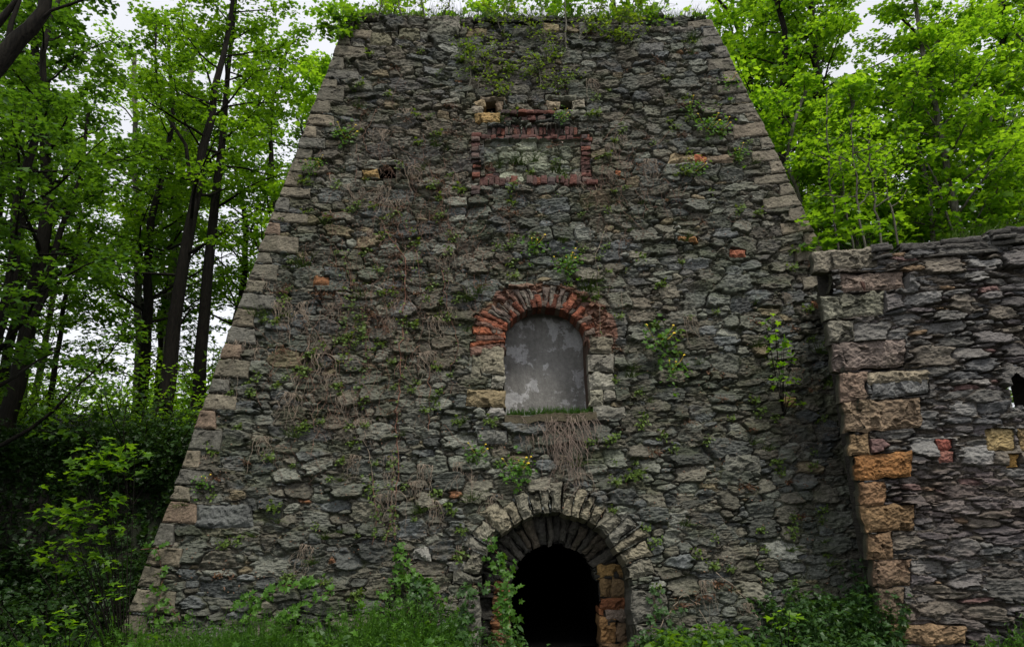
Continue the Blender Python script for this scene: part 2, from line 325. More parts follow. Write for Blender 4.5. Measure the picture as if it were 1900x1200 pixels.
# tower geometry
KB = 0.1923; XL, XR, XC = -5.78, 8.88, 1.32
TW = Frame((0, 0, 0), (1, 0, 0), (0, KB, 1)); LS = math.hypot(1, KB)
def xl(s): z = s/LS; return XL+KB*z - .10*math.sin(math.pi*np.clip(z/13, 0, 1)) + .02 - .13*math.exp(-max(z, 0)/2.5)
def xr(s): z = s/LS; return XR-KB*z + 0*z
xlv = lambda S: XL+KB*S/LS - .10*np.sin(np.pi*np.clip(S/LS/13, 0, 1)) - .13*np.exp(-np.maximum(S, 0)/LS/2.5)
xrv = lambda S: XR-KB*S/LS
STOP = TW.uv(960, 32)[1]
def f(px, py, h=0.0): return TW.uv(px, py, h)
print('tower top s', STOP, 'z', STOP/LS, f(1015, 765), f(1015, 568), f(1030, 1008), f(1030, 945), f(1030,1190))
# openings, in face coordinates
wl, wr = f(936, 700)[0], f(1096, 700)[0]; wb = f(1015, 768)[1]; wt = f(1012, 568)[1]; wc = (wl+wr)/2; wR = (wr-wl)/2; wsp = wt-wR*.85
dl, dr_ = f(888, 1100)[0], f(1172, 1100)[0]; dt = f(1028, 948)[1]; dc = (dl+dr_)/2; dR = (dr_-dl)/2; dsp = dt-dR*.98
def in_arch(U, S, c, R, sp, bot, ry=1.0, grow=0):
    return (np.abs(U-c) < R+grow) & (S > bot-grow) & (S < sp) | (((U-c)/(R+grow))**2+((S-sp)/(R*ry+grow))**2 < 1) & (S >= sp)
win = lambda U, S, g=0: in_arch(U, S, wc, wR, wsp, wb, .85, g)
dor = lambda U, S, g=0: in_arch(U, S, dc, dR, dsp, -1, .98, g)
holes = [(f(898, 212), f(923, 190)), (f(1037, 205), f(1061, 187)), (f(703, 335), f(736, 310))]
def inh(U, S, g=0):
    m = np.zeros(np.shape(U), bool)
    for (a, b) in holes: m |= (U > a[0]-g) & (U < b[0]+g) & (S > a[1]-g) & (S < b[1]+g)
    return m
bfl, bfb = f(900, 345); bfr, bft = f(1078, 262)       # brick framed panel: inside of the frame

def sunk(R, polys, d=.16):
    for (u0, u1, s0, s1) in polys:
        m = (R['U'] > u0) & (R['U'] < u1) & (R['S'] > s0) & (R['S'] < s1); R['H'][m] = np.minimum(R['H'][m], -d)

def quad_block(mb, fr, quad, h, depth, col, seed, res=.025, rnd=.035, amp=.02, vary=.25, side=None):
    """a rough stone: bilinear front between four (u,s) corners, rounded arrises, four sides going back into the wall"""
    q = np.array(quad, float); wu = max(np.linalg.norm(q[1]-q[0]), np.linalg.norm(q[2]-q[3])); hs = max(np.linalg.norm(q[3]-q[0]), np.linalg.norm(q[2]-q[1]))
    nu = max(3, int(wu/res)+1); ns = max(3, int(hs/res)+1); a = np.linspace(0, 1, nu); b = np.linspace(0, 1, ns); A, B = np.meshgrid(a, b)
    P = (q[0]*((1-A)*(1-B))[..., None]+q[1]*(A*(1-B))[..., None]+q[2]*(A*B)[..., None]+q[3]*((1-A)*B)[..., None])
    U, S = P[..., 0], P[..., 1]; ed = np.minimum(np.minimum(A, 1-A)*wu, np.minimum(B, 1-B)*hs)
    n1 = fbm(U*5, S*6, 4, seed % 50); n2 = fbm(U*16, S*20, 3, seed % 31)
    n3 = fbm(U*34, S*38, 2, seed % 17); H = h + (n1-.5)*amp*2.6 + (n2-.5)*amp*1.6 + (n3-.5)*amp*1.0 - rnd*(1-ss(0, rnd*1.6, ed))**1.3 - amp*2.0*ss(.62, .72, n1)
    wob = (ed < 1e-6)
    jit = amp*1.2
    U = U + (vn(U*7, S*7, seed % 40+2)-.5)*jit*2; S = S+(vn(U*8, S*8, seed % 40+7)-.5)*jit*1.6
    top = fr.P(U, S, H).reshape(-1, 3); idx = np.arange(nu*ns).reshape(ns, nu)
    F = np.stack([idx[:-1, :-1], idx[:-1, 1:], idx[1:, 1:], idx[1:, :-1]], -1).reshape(-1, 4)
    c = np.array(col)*(1+vary*2*(fbm(U*4, S*5, 3, seed % 23+5)-.5))[..., None]
    c = c*(1-.25*ss(.55, .7, n1))[..., None]
    ring = np.concatenate([idx[0, :], idx[1:, -1], idx[-1, -2::-1], idx[-2:0:-1, 0]])
    uu = U.ravel()[ring]; sv = S.ravel()[ring]; hh = H.ravel()[ring]; m = len(ring)
    back1 = fr.P(uu, sv, hh-depth*.4+(vn(uu*9, sv*9, 3)-.5)*.03); back = fr.P(uu, sv, np.full(m, h-depth))
    base = len(top); r2 = base+np.arange(m); r3 = base+m+np.arange(m); k2 = (np.arange(m)+1) % m
    FS = np.concatenate([np.stack([ring, r2, r2[k2], ring[k2]], -1), np.stack([r2, r3, r3[k2], r2[k2]], -1)])
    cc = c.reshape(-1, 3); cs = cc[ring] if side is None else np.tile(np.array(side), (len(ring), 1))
    mb.add(np.concatenate([top, back1, back]), np.concatenate([F, FS]), np.clip(np.concatenate([cc, cs, cs]), .004, 1))

# ================================================================ ground, terrace
def terrain(x, y):
    x = np.asarray(x, float); y = np.asarray(y, float)
    t = 4.6*(ss(3.4, 6.3, y)*.75+.25*ss(4.6, 5.0, y))
    base = .07*np.clip(-y-1.0, 0, 30)*ss(-1, -8, y)
    roll = -.35*((x > XL+.3) & (x < XR-.3) & (y > .7) & (y < 11.8))*(1+t/.35)+(fbm(x*.12, y*.12, 3, 5)-.5)*1.2*ss(6, 14, y) + (fbm(x*.6, y*.6, 3, 6)-.5)*.18
    far = .05*np.clip(y-40, 0, 60)*0
    far = 3.0*ss(9, 24, y)*ss(-4, -9, x) + 1.5*ss(9, 24, y)*ss(8, 12, x); left = 1.2*ss(-8, -16, x)*ss(-6, 2, y)*(1-ss(4, 6, y))
    return t+base+roll+left+far-.1
g1 = np.concatenate([np.linspace(-400, -40, 14), np.linspace(-36, 36, 145), np.linspace(40, 400, 14)])
GX, GY = np.meshgrid(g1, np.concatenate([np.linspace(-400, -24, 12), np.linspace(-20, 50, 176), np.linspace(54, 500, 18)]))
idx = np.arange(GX.size).reshape(GX.shape)
F = np.stack([idx[:-1, :-1], idx[:-1, 1:], idx[1:, 1:], idx[1:, :-1]], -1).reshape(-1, 4)
tag(mesh_np('ground', np.stack([GX, GY, terrain(GX, GY)], -1).reshape(-1, 3), F, M_ground, smooth=True), kind='structure')

# ================================================================ the stone tower
TL = (XC+.2, 0, 0)
tower = thing('stone_tower', TL, 'massive tapering tower of dark grey rubble with blocked arched window and dark doorway', 'ruin tower')
rotf = lambda u, s: np.clip(-(u-XC-.2)/7.5, -1, 1)*-.10
classes = [(.26, .14, 520, .95), (.19, .11, 2400, .92), (.18, .055, 1500, .95), (.12, .07, 8000, .9), (.09, .034, 18000, .9), (.055, .024, 40000, .8)]
RT = rubble(XL-.2, XR+.1, -.4, STOP+.1, .0145, 1, classes, col_tower, rotfn=rotf)
U, S = RT['U'], RT['S']
RT['H'] += (fbm(U*.35, S*.35, 3, 15)-.5)*.22 + (fbm(U*1.2, S*1.2, 3, 16)-.5)*.06      # the old face bulges
# bigger tumbled stones along the top course are added below as blocks
blocks = []       # (quad(u,s)*4, h, depth, colour)  -> pushed under the height field
def rect_px(x0, y0, x1, y1, sk=0.0):
    return [f(x0, y1), f(x1, y1+sk), f(x1, y0+sk), f(x0, y0)]
SANDc = [(.15, .135, .10), (.175, .155, .115), (.14, .13, .10), (.17, .145, .105), (.135, .13, .11)]
# left and right quoins
rg = np.random.default_rng(21); quo = []
for side in (-1, 1):
    s = -.25; k = 0
    while s < STOP-.12-(.55 if side < 0 else 0):
        hgt = rg.uniform(.26, .42); s1 = min(s+hgt, STOP-.02)
        wdt = rg.uniform(.55, .85) if k % 2 == 0 else rg.uniform(.28, .45)
        g = .016
        if side < 0:
            e0, e1 = xl(s)-.05, xl(s1)-.05; q = [(e0, s+g), (e0+wdt, s+g-.06*wdt*1.6), (e0+wdt-rg.uniform(-.03, .06), s1-g-.06*wdt*1.6), (e1, s1-g)]
        else:
            e0, e1 = xr(s)+.05, xr(s1)+.05; q = [(e0-wdt, s+g-.09*wdt*1.3), (e0, s+g), (e1, s1-g), (e0-wdt+rg.uniform(-.03, .06), s1-g-.09*wdt*1.3)]
        c = np.array(SANDc[rg.integers(5)])*rg.uniform(.7, 1.0)
        if side > 0: c = c*np.array([1.05, 1.03, 1.03])
        if rg.random() < .04: c = np.array([.17, .125, .09])
        quo.append((q, rg.uniform(.03, .06), c)); s = s1; k += 1
m_q = np.zeros(U.shape)
def push_quad(R, q, d=.2):
    q = np.array(q); u0, u1 = q[:, 0].min(), q[:, 0].max(); s0, s1 = q[:, 1].min(), q[:, 1].max(); res = R['res']
    j0 = max(0, int((u0-R['U0'])/res)); j1 = int((u1-R['U0'])/res)+2; i0 = max(0, int((s0-R['S0'])/res)); i1 = int((s1-R['S0'])/res)+2
    uu = R['U'][i0:i1, j0:j1]; sv = R['S'][i0:i1, j0:j1]; ins = np.ones(uu.shape, bool); c = q.mean(0)
    for k in range(4):
        a, b = q[k], q[(k+1) % 4]; cr = (b[0]-a[0])*(sv-a[1])-(b[1]-a[1])*(uu-a[0]); cc = (b[0]-a[0])*(c[1]-a[1])-(b[1]-a[1])*(c[0]-a[0])
        ins &= (cr*np.sign(cc) > 0)
    hh = R['H'][i0:i1, j0:j1]; old = float(np.median(hh[ins])) if ins.any() else 0; hh[ins] = np.minimum(hh[ins], -d); return old
def bulge(u, s):
    return float((fbm(np.array(u*.35), np.array(s*.35), 3, 15)-.5)*.22+(fbm(np.array(u*1.2), np.array(s*1.2), 3, 16)-.5)*.06)
for i, (q, h, c) in enumerate(quo):
    push_quad(RT, q); mb = MB(); mb_c = np.mean(q, 0); quad_block(mb, TW, q, h+bulge(*mb_c)*.5, .55, c, i*3+1, rnd=.022, amp=.016, vary=.4)
    mb.build('quoin', M_sand, tower, TL)
# named feature stones: (px rect, height out, colour, part name)
TAN = (.27, .21, .125); GRY = (.17, .16, .13); OCH = (.30, .20, .08)
feat = [(1090, 655, 1140, 690, GRY), (1092, 690, 1140, 722, (.23, .22, .18)), (1094, 724, 1118, 752, (.21, .20, .15)), (1119, 724, 1142, 742, GRY), (1098, 755, 1160, 778, (.15, .145, .12)), (1093, 625, 1138, 653, (.14, .125, .09)),
        (893, 642, 935, 694, (.20, .18, .13)), (912, 696, 936, 720, (.21, .20, .16)), (866, 724, 936, 755, (.19, .15, .085)), (876, 660, 892, 700, (.16, .15, .11)), (905, 757, 936, 772, (.24, .23, .21)),
        (882, 188, 900, 200, TAN), (877, 199, 897, 212, (.24, .21, .16)), (880, 213, 928, 231, OCH), (923, 190, 935, 210, (.20, .15, .10)), (893, 181, 940, 190, (.16, .13, .09)),
        (1014, 189, 1037, 206, (.27, .22, .15)), (1061, 188, 1083, 204, (.28, .25, .19)), (1030, 206, 1088, 218, (.17, .17, .13)), (1010, 179, 1070, 187, (.12, .12, .09)),
        (672, 316, 702, 333, OCH), (680, 300, 745, 309, (.15, .15, .12)), (678, 334, 712, 349, (.16, .16, .13)),
        (1242, 290, 1286, 306, TAN), (1287, 290, 1300, 305, (.36, .12, .06)), (1301, 291, 1310, 305, (.36, .13, .07)), (1312, 289, 1360, 304, (.17, .13, .09)), (1265, 276, 1330, 285, (.14, .14, .12)), (1240, 307, 1330, 315, (.15, .15, .13)),
        (1352, 462, 1384, 478, (.25, .09, .05)), (583, 516, 612, 534, (.20, .09, .04)), (1255, 442, 1295, 453, (.30, .15, .06)), (1450, 738, 1475, 754, (.26, .18, .08)), (1138, 320, 1148, 330, (.34, .13, .06)),
        (855, 55, 800, 30, GRY), (888, 798, 942, 824, (.13, .13, .115)), (1346, 845, 1408, 876, (.145, .145, .12)), (366, 936, 466, 978, (.11, .115, .11)), (765, 1015, 798, 1038, (.24, .235, .21)), (828, 1040, 866, 1058, (.22, .215, .19)),
        (1007, 523, 1038, 530, (.16, .16, .14)), (688, 60, 725, 85, (.15, .14, .09)), (740, 52, 778, 72, (.13, .125, .08)), (795, 40, 850, 66, (.13, .13, .10)), (866, 50, 902, 66, (.20, .16, .09)), (950, 46, 985, 64, (.11, .11, .09)), (1008, 44, 1038, 62, (.22, .18, .10)), (1075, 42, 1110, 62, (.13, .13, .11)), (1150, 44, 1200, 60, (.13, .13, .11)), (1230, 50, 1290, 62, (.14, .13, .11)), (1185, 82, 1230, 102, (.13, .13, .12))]
orn = MB()
for i, (x0, y0, x1, y1, c) in enumerate(feat):
    x0, x1 = min(x0, x1), max(x0, x1); y0, y1 = min(y0, y1), max(y0, y1)
    q = rect_px(x0, y0, x1, y1); j = rg.uniform(-.025, .025, (4, 2)); q = [tuple(np.array(a)+b) for a, b in zip(q, j)]
    push_quad(RT, q, .15); orn = MB(); quad_block(orn, TW, q, rg.uniform(.04, .08)+bulge(*np.mean(q, 0)), .3, c, i*5+2, rnd=.05, amp=.03); orn.build('dressed_stone', M_sand, tower, TL)

# door arch ring of pale voussoirs, each a stone of its own
def arch_ring(c, R, ry, sp, a0, a1, n, t0, t1, cols, h0, seed, gap=.012, irregular=.5):
    rr = np.random.default_rng(seed); w_ = rr.uniform(1-irregular, 1+irregular, n); ang = a0+(a1-a0)*np.concatenate([[0], np.cumsum(w_)])/w_.sum(); out = []
    for k in range(n):
        A, B = ang[k], ang[k+1]; T = rr.uniform(t0, t1); ga = gap/R; A, B = (A-ga, B+ga) if A > B else (A+ga, B-ga)
        p = lambda a, t: (c+(R+t)*math.cos(a), sp+(R*ry+t)*math.sin(a))
        T2 = T+rr.uniform(-.04, .04); inn = rr.uniform(-.03, .02)
        q = [p(A, inn), p(B, inn), p(B, T), p(A, T2)]
        out.append((q, h0+rr.uniform(-.02, .03), np.array(cols[rr.integers(len(cols))])*rr.uniform(.8, 1.2)))
    return out
for i, (q, h, c) in enumerate(arch_ring(dc, dR, .98, dsp, math.radians(176), math.radians(4), 19, .22, .56, [(.16, .15, .115), (.19, .17, .12), (.14, .135, .11)], .05, 8)):
    push_quad(RT, q, .2); mb = MB(); quad_block(mb, TW, q, h+bulge(dc, dt)*.6, .5, c, i*3+2, rnd=.06, amp=.04); mb.build('voussoir', M_sand, tower, TL)
s = -.4; i = 0
while s < dsp-.05:      # jamb stones of the doorway
    s1 = min(s+rg.uniform(.35, .55), dsp)
    for sd in (-1, 1):
        e = dc+sd*dR; wdt = rg.uniform(.28, .6); a, b = (e-wdt, e+.02) if sd < 0 else (e-.02, e+wdt)
        q = [(a, s+.012), (b, s+.012), (b, s1-.012), (a, s1-.012)]
        push_quad(RT, q, .2); mb = MB(); quad_block(mb, TW, q, .05+bulge(e, s)*.8, .6, np.array((.125, .12, .10))*rg.uniform(.8, 1.1), i+4, rnd=.05, amp=.035); mb.build('jamb_stone', M_sand, tower, TL); i += 1
    s = s1
# window brick arch (thin bricks on edge, three zones of red showing)
mbk = MB(); BRK = [(.13, .075, .055), (.15, .085, .06), (.11, .085, .07), (.12, .105, .085), (.19, .07, .04), (.23, .075, .035)]
for (a0, a1, n, t0, t1, h0, cols) in [(200, 150, 8, .50, .72, .05, [BRK[k] for k in (0, 1, 4, 4, 5)]), (150, 62, 18, .36, .50, .055, [BRK[k] for k in (0, 2, 3, 2, 3)]), (62, -4, 10, .2, .52, .0, [BRK[k] for k in (4, 1, 0, 4)])]:
    for i, (q, h, c) in enumerate(arch_ring(wc, wR, .85, wsp, math.radians(a0), math.radians(a1), n, t0, t1, cols, h0-.03, n, gap=.004, irregular=.45)):
        push_quad(RT, q, .13); quad_block(mbk, TW, q, h+bulge(wc, wt)+rg.uniform(-.03, .02), .3, c, i*3+n, rnd=.02, amp=.024, vary=.6)
        # broken inner brick with orange core
for k in range(26):
    a = math.radians(8+168*k/25); r0 = wR-.015; p = lambda a, t: (wc+(r0+t)*math.cos(a), wsp+(r0*.85+t)*math.sin(a)); da = .055
    T = rg.uniform(.06, .30); quad_block(mbk, TW, [p(a+da, -.02), p(a-da, -.02), p(a-da, T), p(a+da, T)], .02+bulge(wc, wt)+rg.uniform(-.01, .06), .35, np.array((.20, .065, .035) if k % 3 else (.12, .09, .07))*rg.uniform(.4, 1.25), k*7+1, rnd=.02, amp=.02)
mbk.build('brick_arch', M_brick, tower, TL)
rr_ = np.hypot(RT['U']-wc, (RT['S']-wsp)/.9); m = (rr_ > wR) & (rr_ < wR+.42+.3*fbm(RT['U']*3, RT['S']*3, 3, 5)) & (RT['S'] > wsp-.25); RT['C'][m] = RT['C'][m]*.35+np.array([.12, .05, .03])*(.5+fbm(RT['U']*9, RT['S']*9, 3, 6)[m])[:, None]; RT['H'][m] = np.maximum(RT['H'][m], -.05)
# brick framed panel
mbk = MB(); RB = [(.16, .065, .05), (.13, .06, .05), (.20, .075, .05), (.09, .065, .06), (.14, .095, .08), (.10, .05, .042)]
def brick(x0, y0, x1, y1, h, seed, dark=1.0):
    if rg.random() < .03: return
    h = h-.03+rg.uniform(-.04, .02); dark = dark*.72; x0 += rg.uniform(-1.2, 1.2); x1 += rg.uniform(-1.2, 1.2)
    q = rect_px(x0, y0, x1, y1); push_quad(RT, q, .14); quad_block(mbk, TW, q, h, .3, np.array(RB[rg.integers(6)])*rg.uniform(.7, 1.25)*dark, seed, rnd=.014, amp=.012, res=.03)
for (xa, xb, ya, yb) in ((875, 891, 250, 336), (1078, 1096, 250, 338), (1088, 1108, 338, 358), (876, 892, 346, 366)):
    y = ya; k = 0
    while y < yb-4:
        y2 = y+rg.uniform(7, 9.5); o = rg.uniform(-3, 3); brick(xa+o*.5, y+.6, xb+o, y2-.6, .10+rg.uniform(-.03, .07), int(y)); y = y2; k += 1
x = 890
while x < 1085:        # sill of bricks on end
    x2 = x+rg.uniform(7, 16); brick(x+.7, 331+rg.uniform(-2, 2), x2-.7, 346+rg.uniform(-3, 2), .11+rg.uniform(-.03, .07), int(x)); x = x2
x = 893
while x < 1078:        # lintel course
    x2 = x+rg.uniform(12, 16); brick(x+.7, 254, x2-.7, 261, .10+rg.uniform(-.02, .03), int(x)); x = x2
for r_, (ya, yb) in enumerate(((238, 253), )):
    x = 905
    while x < 1070:
        x2 = x+rg.uniform(7, 9); brick(x+.5, ya+rg.uniform(-2, 1), x2-.5, yb, .05+rg.uniform(-.02, .02), int(x), .8); x = x2
x = 928
while x < 1018:        # corbelled courses above
    x2 = x+rg.uniform(14, 19); brick(x+.5, 211, x2-.5, 217, .17+rg.uniform(-.02, .03), int(x)); x = x2
x = 935
while x < 1018:
    x2 = x+rg.uniform(11, 18)
    if rg.random() < .7: brick(x+.5, 219, x2-.5, 227, .10+rg.uniform(-.05, .05), int(x)+7, .7)
    x = x2
for k in range(16): x = rg.uniform(895, 920); y = rg.uniform(303, 325); brick(x, y, x+12, y+6, -.02, k+99)
for k in range(10): x = rg.uniform(930, 1010); y = rg.uniform(228, 236); brick(x, y, x+9, y+6, .0, k+199, .6)
# recessed panel
m = (RT['U'] > bfl) & (RT['U'] < bfr) & (RT['S'] > bfb) & (RT['S'] < bft); RT['H'][m] -= .10; RT['C'][m] = RT['C'][m]*np.array([1.35, 1.38, 1.2])+.02
mbk.build('brick_frame', M_brick, tower, TL)

# boulders and rubble of the uppermost courses
def keep_face(U_, S_):
    top = STOP + (fbm(U_*1.3, S_*0, 3, 41)-.5)*.5
    return (U_ > xlv(S_)+.04) & (U_ < xrv(S_)-.04) & (S_ < top) & ~win(U_, S_) & ~dor(U_, S_) & ~inh(U_, S_)
# pull the rim of each opening back so the field meets the reveals
for fn in (win, dor):
    m = fn(U, S, .02); RT['H'][m] = -.1
hf_mesh('rubble_face', RT, TW, keep_face, M_rub, tower, TL)
print('stones', len(RT['st']))

# side faces (left, right) of the tower, coarser
zt = STOP/LS; dep = 13.0
for sd in (-1, 1):
    x0 = XL if sd < 0 else XR
    fr = Frame((x0, dep if sd < 0 else 0, 0), (0, -1, 0) if sd < 0 else (0, 1, 0), (-sd*KB, 0, 1))
    R = rubble(-.3, dep+.3, -.3, STOP, .05, 5+sd, [(.30, .13, 900, .95), (.2, .08, 4000, .9), (.12, .05, 8000, .9)], col_tower)
    kp = (lambda u_, s_: (dep-u_ > KB*s_/LS+.03) & (u_ > KB*s_/LS*.6)) if sd < 0 else (lambda u_, s_: (u_ > KB*s_/LS+.03) & (dep-u_ > KB*s_/LS*.6))
    hf_mesh('rubble_side', R, fr, kp, M_rub, tower, TL)
# core behind the faces (back, top with soil)
c8 = []; i0 = .35
for z, ins in ((-.3, i0), (zt-.35, i0+KB*zt)):
    c8 += [(XL+ins, ins+.45 if z < 0 else ins-.1, z), (XR-ins, ins+.45 if z < 0 else ins-.1, z), (XR-ins, dep-ins, z), (XL+ins, dep-ins, z)]
mb = MB(); mb.add(c8, [(2, 3, 7, 6)], (.09, .09, .08)); mb.build('rear_wall', M_rubside, tower, TL)
gx, gy = np.meshgrid(np.linspace(0, 1, 60), np.linspace(0, 1, 50)); xa, xb = XL+KB*zt-.05, XR-KB*zt+.05; ya, yb = KB*zt-.05, dep-KB*zt
X_ = xa+(xb-xa)*gx; Y_ = ya+(yb-ya)*gy; Z_ = zt-.18+.45*ss(0, .25, gy)*ss(0, .08, gx)*ss(0, .08, 1-gx)+(fbm(X_*1.2, Y_*1.2, 3, 2)-.5)*.3
idx = np.arange(X_.size).reshape(X_.shape); F = np.stack([idx[:-1, :-1], idx[:-1, 1:], idx[1:, 1:], idx[1:, :-1]], -1).reshape(-1, 4)
TOPZ = lambda x, y: zt+.1
mesh_np('earth_top', np.stack([X_, Y_, Z_], -1).reshape(-1, 3), F, M_ground, tower, TL, smooth=True)

# reveals of openings: strips running back from the face outline
def outline(c, R, ry, sp, bot, n=40):
    a = np.linspace(0, math.pi, n); pts = [(c+R, bot)]+[(c+R, bot+(sp-bot)*t) for t in (.25, .5, .75)]+[(c+R*math.cos(t), sp+R*ry*math.sin(t)) for t in a]+[(c-R, bot+(sp-bot)*t) for t in (.75, .5, .25)]+[(c-R, bot)]
    return np.array(pts)
def reveal(name, ol, ydepth_fn, mat, col, closed=False, seed=1, hstart=-.02, nn=14):
    P0 = TW.P(ol[:, 0], ol[:, 1], np.full(len(ol), hstart)); P1 = P0.copy(); P1[:, 1] = ydepth_fn(P0)
    t = np.linspace(0, 1, nn)[:, None, None]; G = P0[None]*(1-t)+P1[None]*t
    cen = np.array([ol[:, 0].mean(), 0, P0[:, 2].mean()]); dirv = G-cen; dirv[..., 1] = 0; dirv /= np.linalg.norm(dirv, axis=-1)[..., None]
    wob = (fbm(G[..., 1]*5+3, (np.arange(len(ol))*.7)[None]+0*G[..., 1], 3, seed)-.35)*.06; G = G+dirv*wob[..., None]
    m, n_ = G.shape[:2]; idx = np.arange(m*n_).reshape(m, n_); F = np.stack([idx[:-1, :-1], idx[1:, :-1], idx[1:, 1:], idx[:-1, 1:]], -1).reshape(-1, 4)
    V = G.reshape(-1, 3); c = np.array(col)*(.7+.6*fbm(V[:, 0]*6+V[:, 2]*5, V[:, 1]*8, 3, seed+3))[:, None]
    return mesh_np(name, V, F, mat, tower, TL, c)
def cap(name, ol, yf, mat, col, res=.05):
    # flat wall closing an opening at depth
    u0, u1, s0, s1 = ol[:, 0].min()-.1, ol[:, 0].max()+.1, ol[:, 1].min()-.3, ol[:, 1].max()+.2
    gx, gz = np.meshgrid(np.linspace(u0, u1, 40), np.linspace(s0/LS-.05, s1/LS+.1, 50)); Y = np.full(gx.shape, yf)+(fbm(gx*3, gz*3, 3, 8)-.5)*.03
    idx = np.arange(gx.size).reshape(gx.shape); F = np.stack([idx[:-1, :-1], idx[:-1, 1:], idx[1:, 1:], idx[1:, :-1]], -1).reshape(-1, 4)
    return mesh_np(name, np.stack([gx, Y, gz], -1).reshape(-1, 3), F, mat, tower, TL, np.tile(np.array(col, float), (gx.size, 1)), smooth=True)
olw = outline(wc, wR, .85, wsp, wb); yw = KB*wt/LS+.5
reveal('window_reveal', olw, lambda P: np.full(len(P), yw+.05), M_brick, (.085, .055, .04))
cap('plaster_infill', olw, yw, M_plaster, (1, 1, 1))
mb = MB(); sx = np.linspace(wl-.03, wr+.03, 20); z0 = wb/LS     # sill shelf of soil
V = []
for yy, zz in ((KB*z0-.12, z0-.16), (KB*z0-.08, z0-.02), (KB*z0+.15, z0+.03), (yw+.05, z0+.04)):
    V += [(x, yy+(vn(x*4, yy*3)-.5)*.06, zz+(vn(x*5, yy*4, 2)-.5)*.08) for x in sx]
idx = np.arange(80).reshape(4, 20); mb.add(V, np.stack([idx[:-1, :-1], idx[:-1, 1:], idx[1:, 1:], idx[1:, :-1]], -1).reshape(-1, 4), (.06, .05, .03)); mb.build('window_sill', M_sand, tower, TL)
# doorway: outer reveal, an inner wall with a smaller arch, then a dark passage
old = outline(dc, dR, .98, dsp, -.6); ydo = .95
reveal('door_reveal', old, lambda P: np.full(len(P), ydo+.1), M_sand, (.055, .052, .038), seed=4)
IF = Frame((0, ydo, 0), (1, 0, 0), (0, 0, 1))
il, ir, it = IF.uv(948, 1100)[0], IF.uv(1110, 1100)[0], IF.uv(1030, 1008)[1]
ic = (il+ir)/2; iR = (ir-il)/2; isp = it-iR*.95
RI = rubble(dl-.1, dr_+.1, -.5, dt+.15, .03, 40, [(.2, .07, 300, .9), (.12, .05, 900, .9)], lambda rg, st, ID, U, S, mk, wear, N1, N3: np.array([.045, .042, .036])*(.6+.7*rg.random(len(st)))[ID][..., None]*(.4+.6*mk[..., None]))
mbi = MB()
for i, (q, h, c) in enumerate(arch_ring(ic, iR, .95, isp, math.radians(182), math.radians(-2), 24, .38, .62, [(.06, .055, .045), (.045, .042, .036), (.075, .062, .045)], .05, 19, gap=.01)):
    push_quad(RI, q, .1); quad_block(mbi, IF, q, h+rg.uniform(-.03, .03), .35, c, i*3+7, amp=.025)
mbi.build('inner_arch', M_sand, tower, TL)
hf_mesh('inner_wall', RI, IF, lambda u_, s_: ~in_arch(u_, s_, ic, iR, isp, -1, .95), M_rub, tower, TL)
mbi = MB()
for (x0, y0, x1, y1, c) in [(1106, 1046, 1168, 1072, (.24, .15, .055)), (1112, 1074, 1132, 1106, (.17, .11, .05)), (1133, 1074, 1168, 1106, (.15, .10, .05)), (1112, 1108, 1168, 1128, (.25, .10, .045)), (1112, 1129, 1120, 1140, (.25, .10, .04)), (1121, 1129, 1168, 1150, (.17, .13, .10)), (1112, 1142, 1142, 1190, (.30, .17, .07)), (1143, 1152, 1168, 1190, (.15, .10, .06)), (1112, 1191, 1168, 1225, (.2, .12, .06)),
                           (915, 1075, 948, 1100, (.20, .09, .04)), (915, 1101, 948, 1130, (.15, .08, .04)), (912, 1132, 948, 1165, (.22, .10, .045)), (912, 1167, 948, 1220, (.18, .10, .05))]:
    q = [IF.uv(x0, y1), IF.uv(x1, y1), IF.uv(x1, y0), IF.uv(x0, y0)]; mbi = MB(); quad_block(mbi, IF, q, .10, .4, c, x0 % 37+y0 % 11, amp=.03, vary=.5); mbi.build('inner_jamb', M_sand, tower, TL)
oli = outline(ic, iR, .95, isp, -.6)
P = IF.P(oli[:, 0], oli[:, 1], 0); Q = P.copy(); Q[:, 1] = 11.0; n_ = len(P); V = np.concatenate([P, Q]); i_ = np.arange(n_-1)
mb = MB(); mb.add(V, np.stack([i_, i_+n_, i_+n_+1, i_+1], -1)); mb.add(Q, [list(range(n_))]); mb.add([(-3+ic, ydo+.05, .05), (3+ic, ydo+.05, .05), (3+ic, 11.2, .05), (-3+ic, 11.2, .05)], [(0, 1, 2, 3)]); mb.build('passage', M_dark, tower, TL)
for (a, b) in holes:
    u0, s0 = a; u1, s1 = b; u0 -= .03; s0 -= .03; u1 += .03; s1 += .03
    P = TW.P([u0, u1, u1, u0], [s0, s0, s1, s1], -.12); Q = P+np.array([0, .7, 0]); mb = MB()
    mb.add(np.concatenate([P, Q]), [(0, 4, 5, 1), (1, 5, 6, 2), (2, 6, 7, 3), (3, 7, 4, 0), (4, 7, 6, 5)]); mb.build('putlog_hole', M_dark, tower, TL)

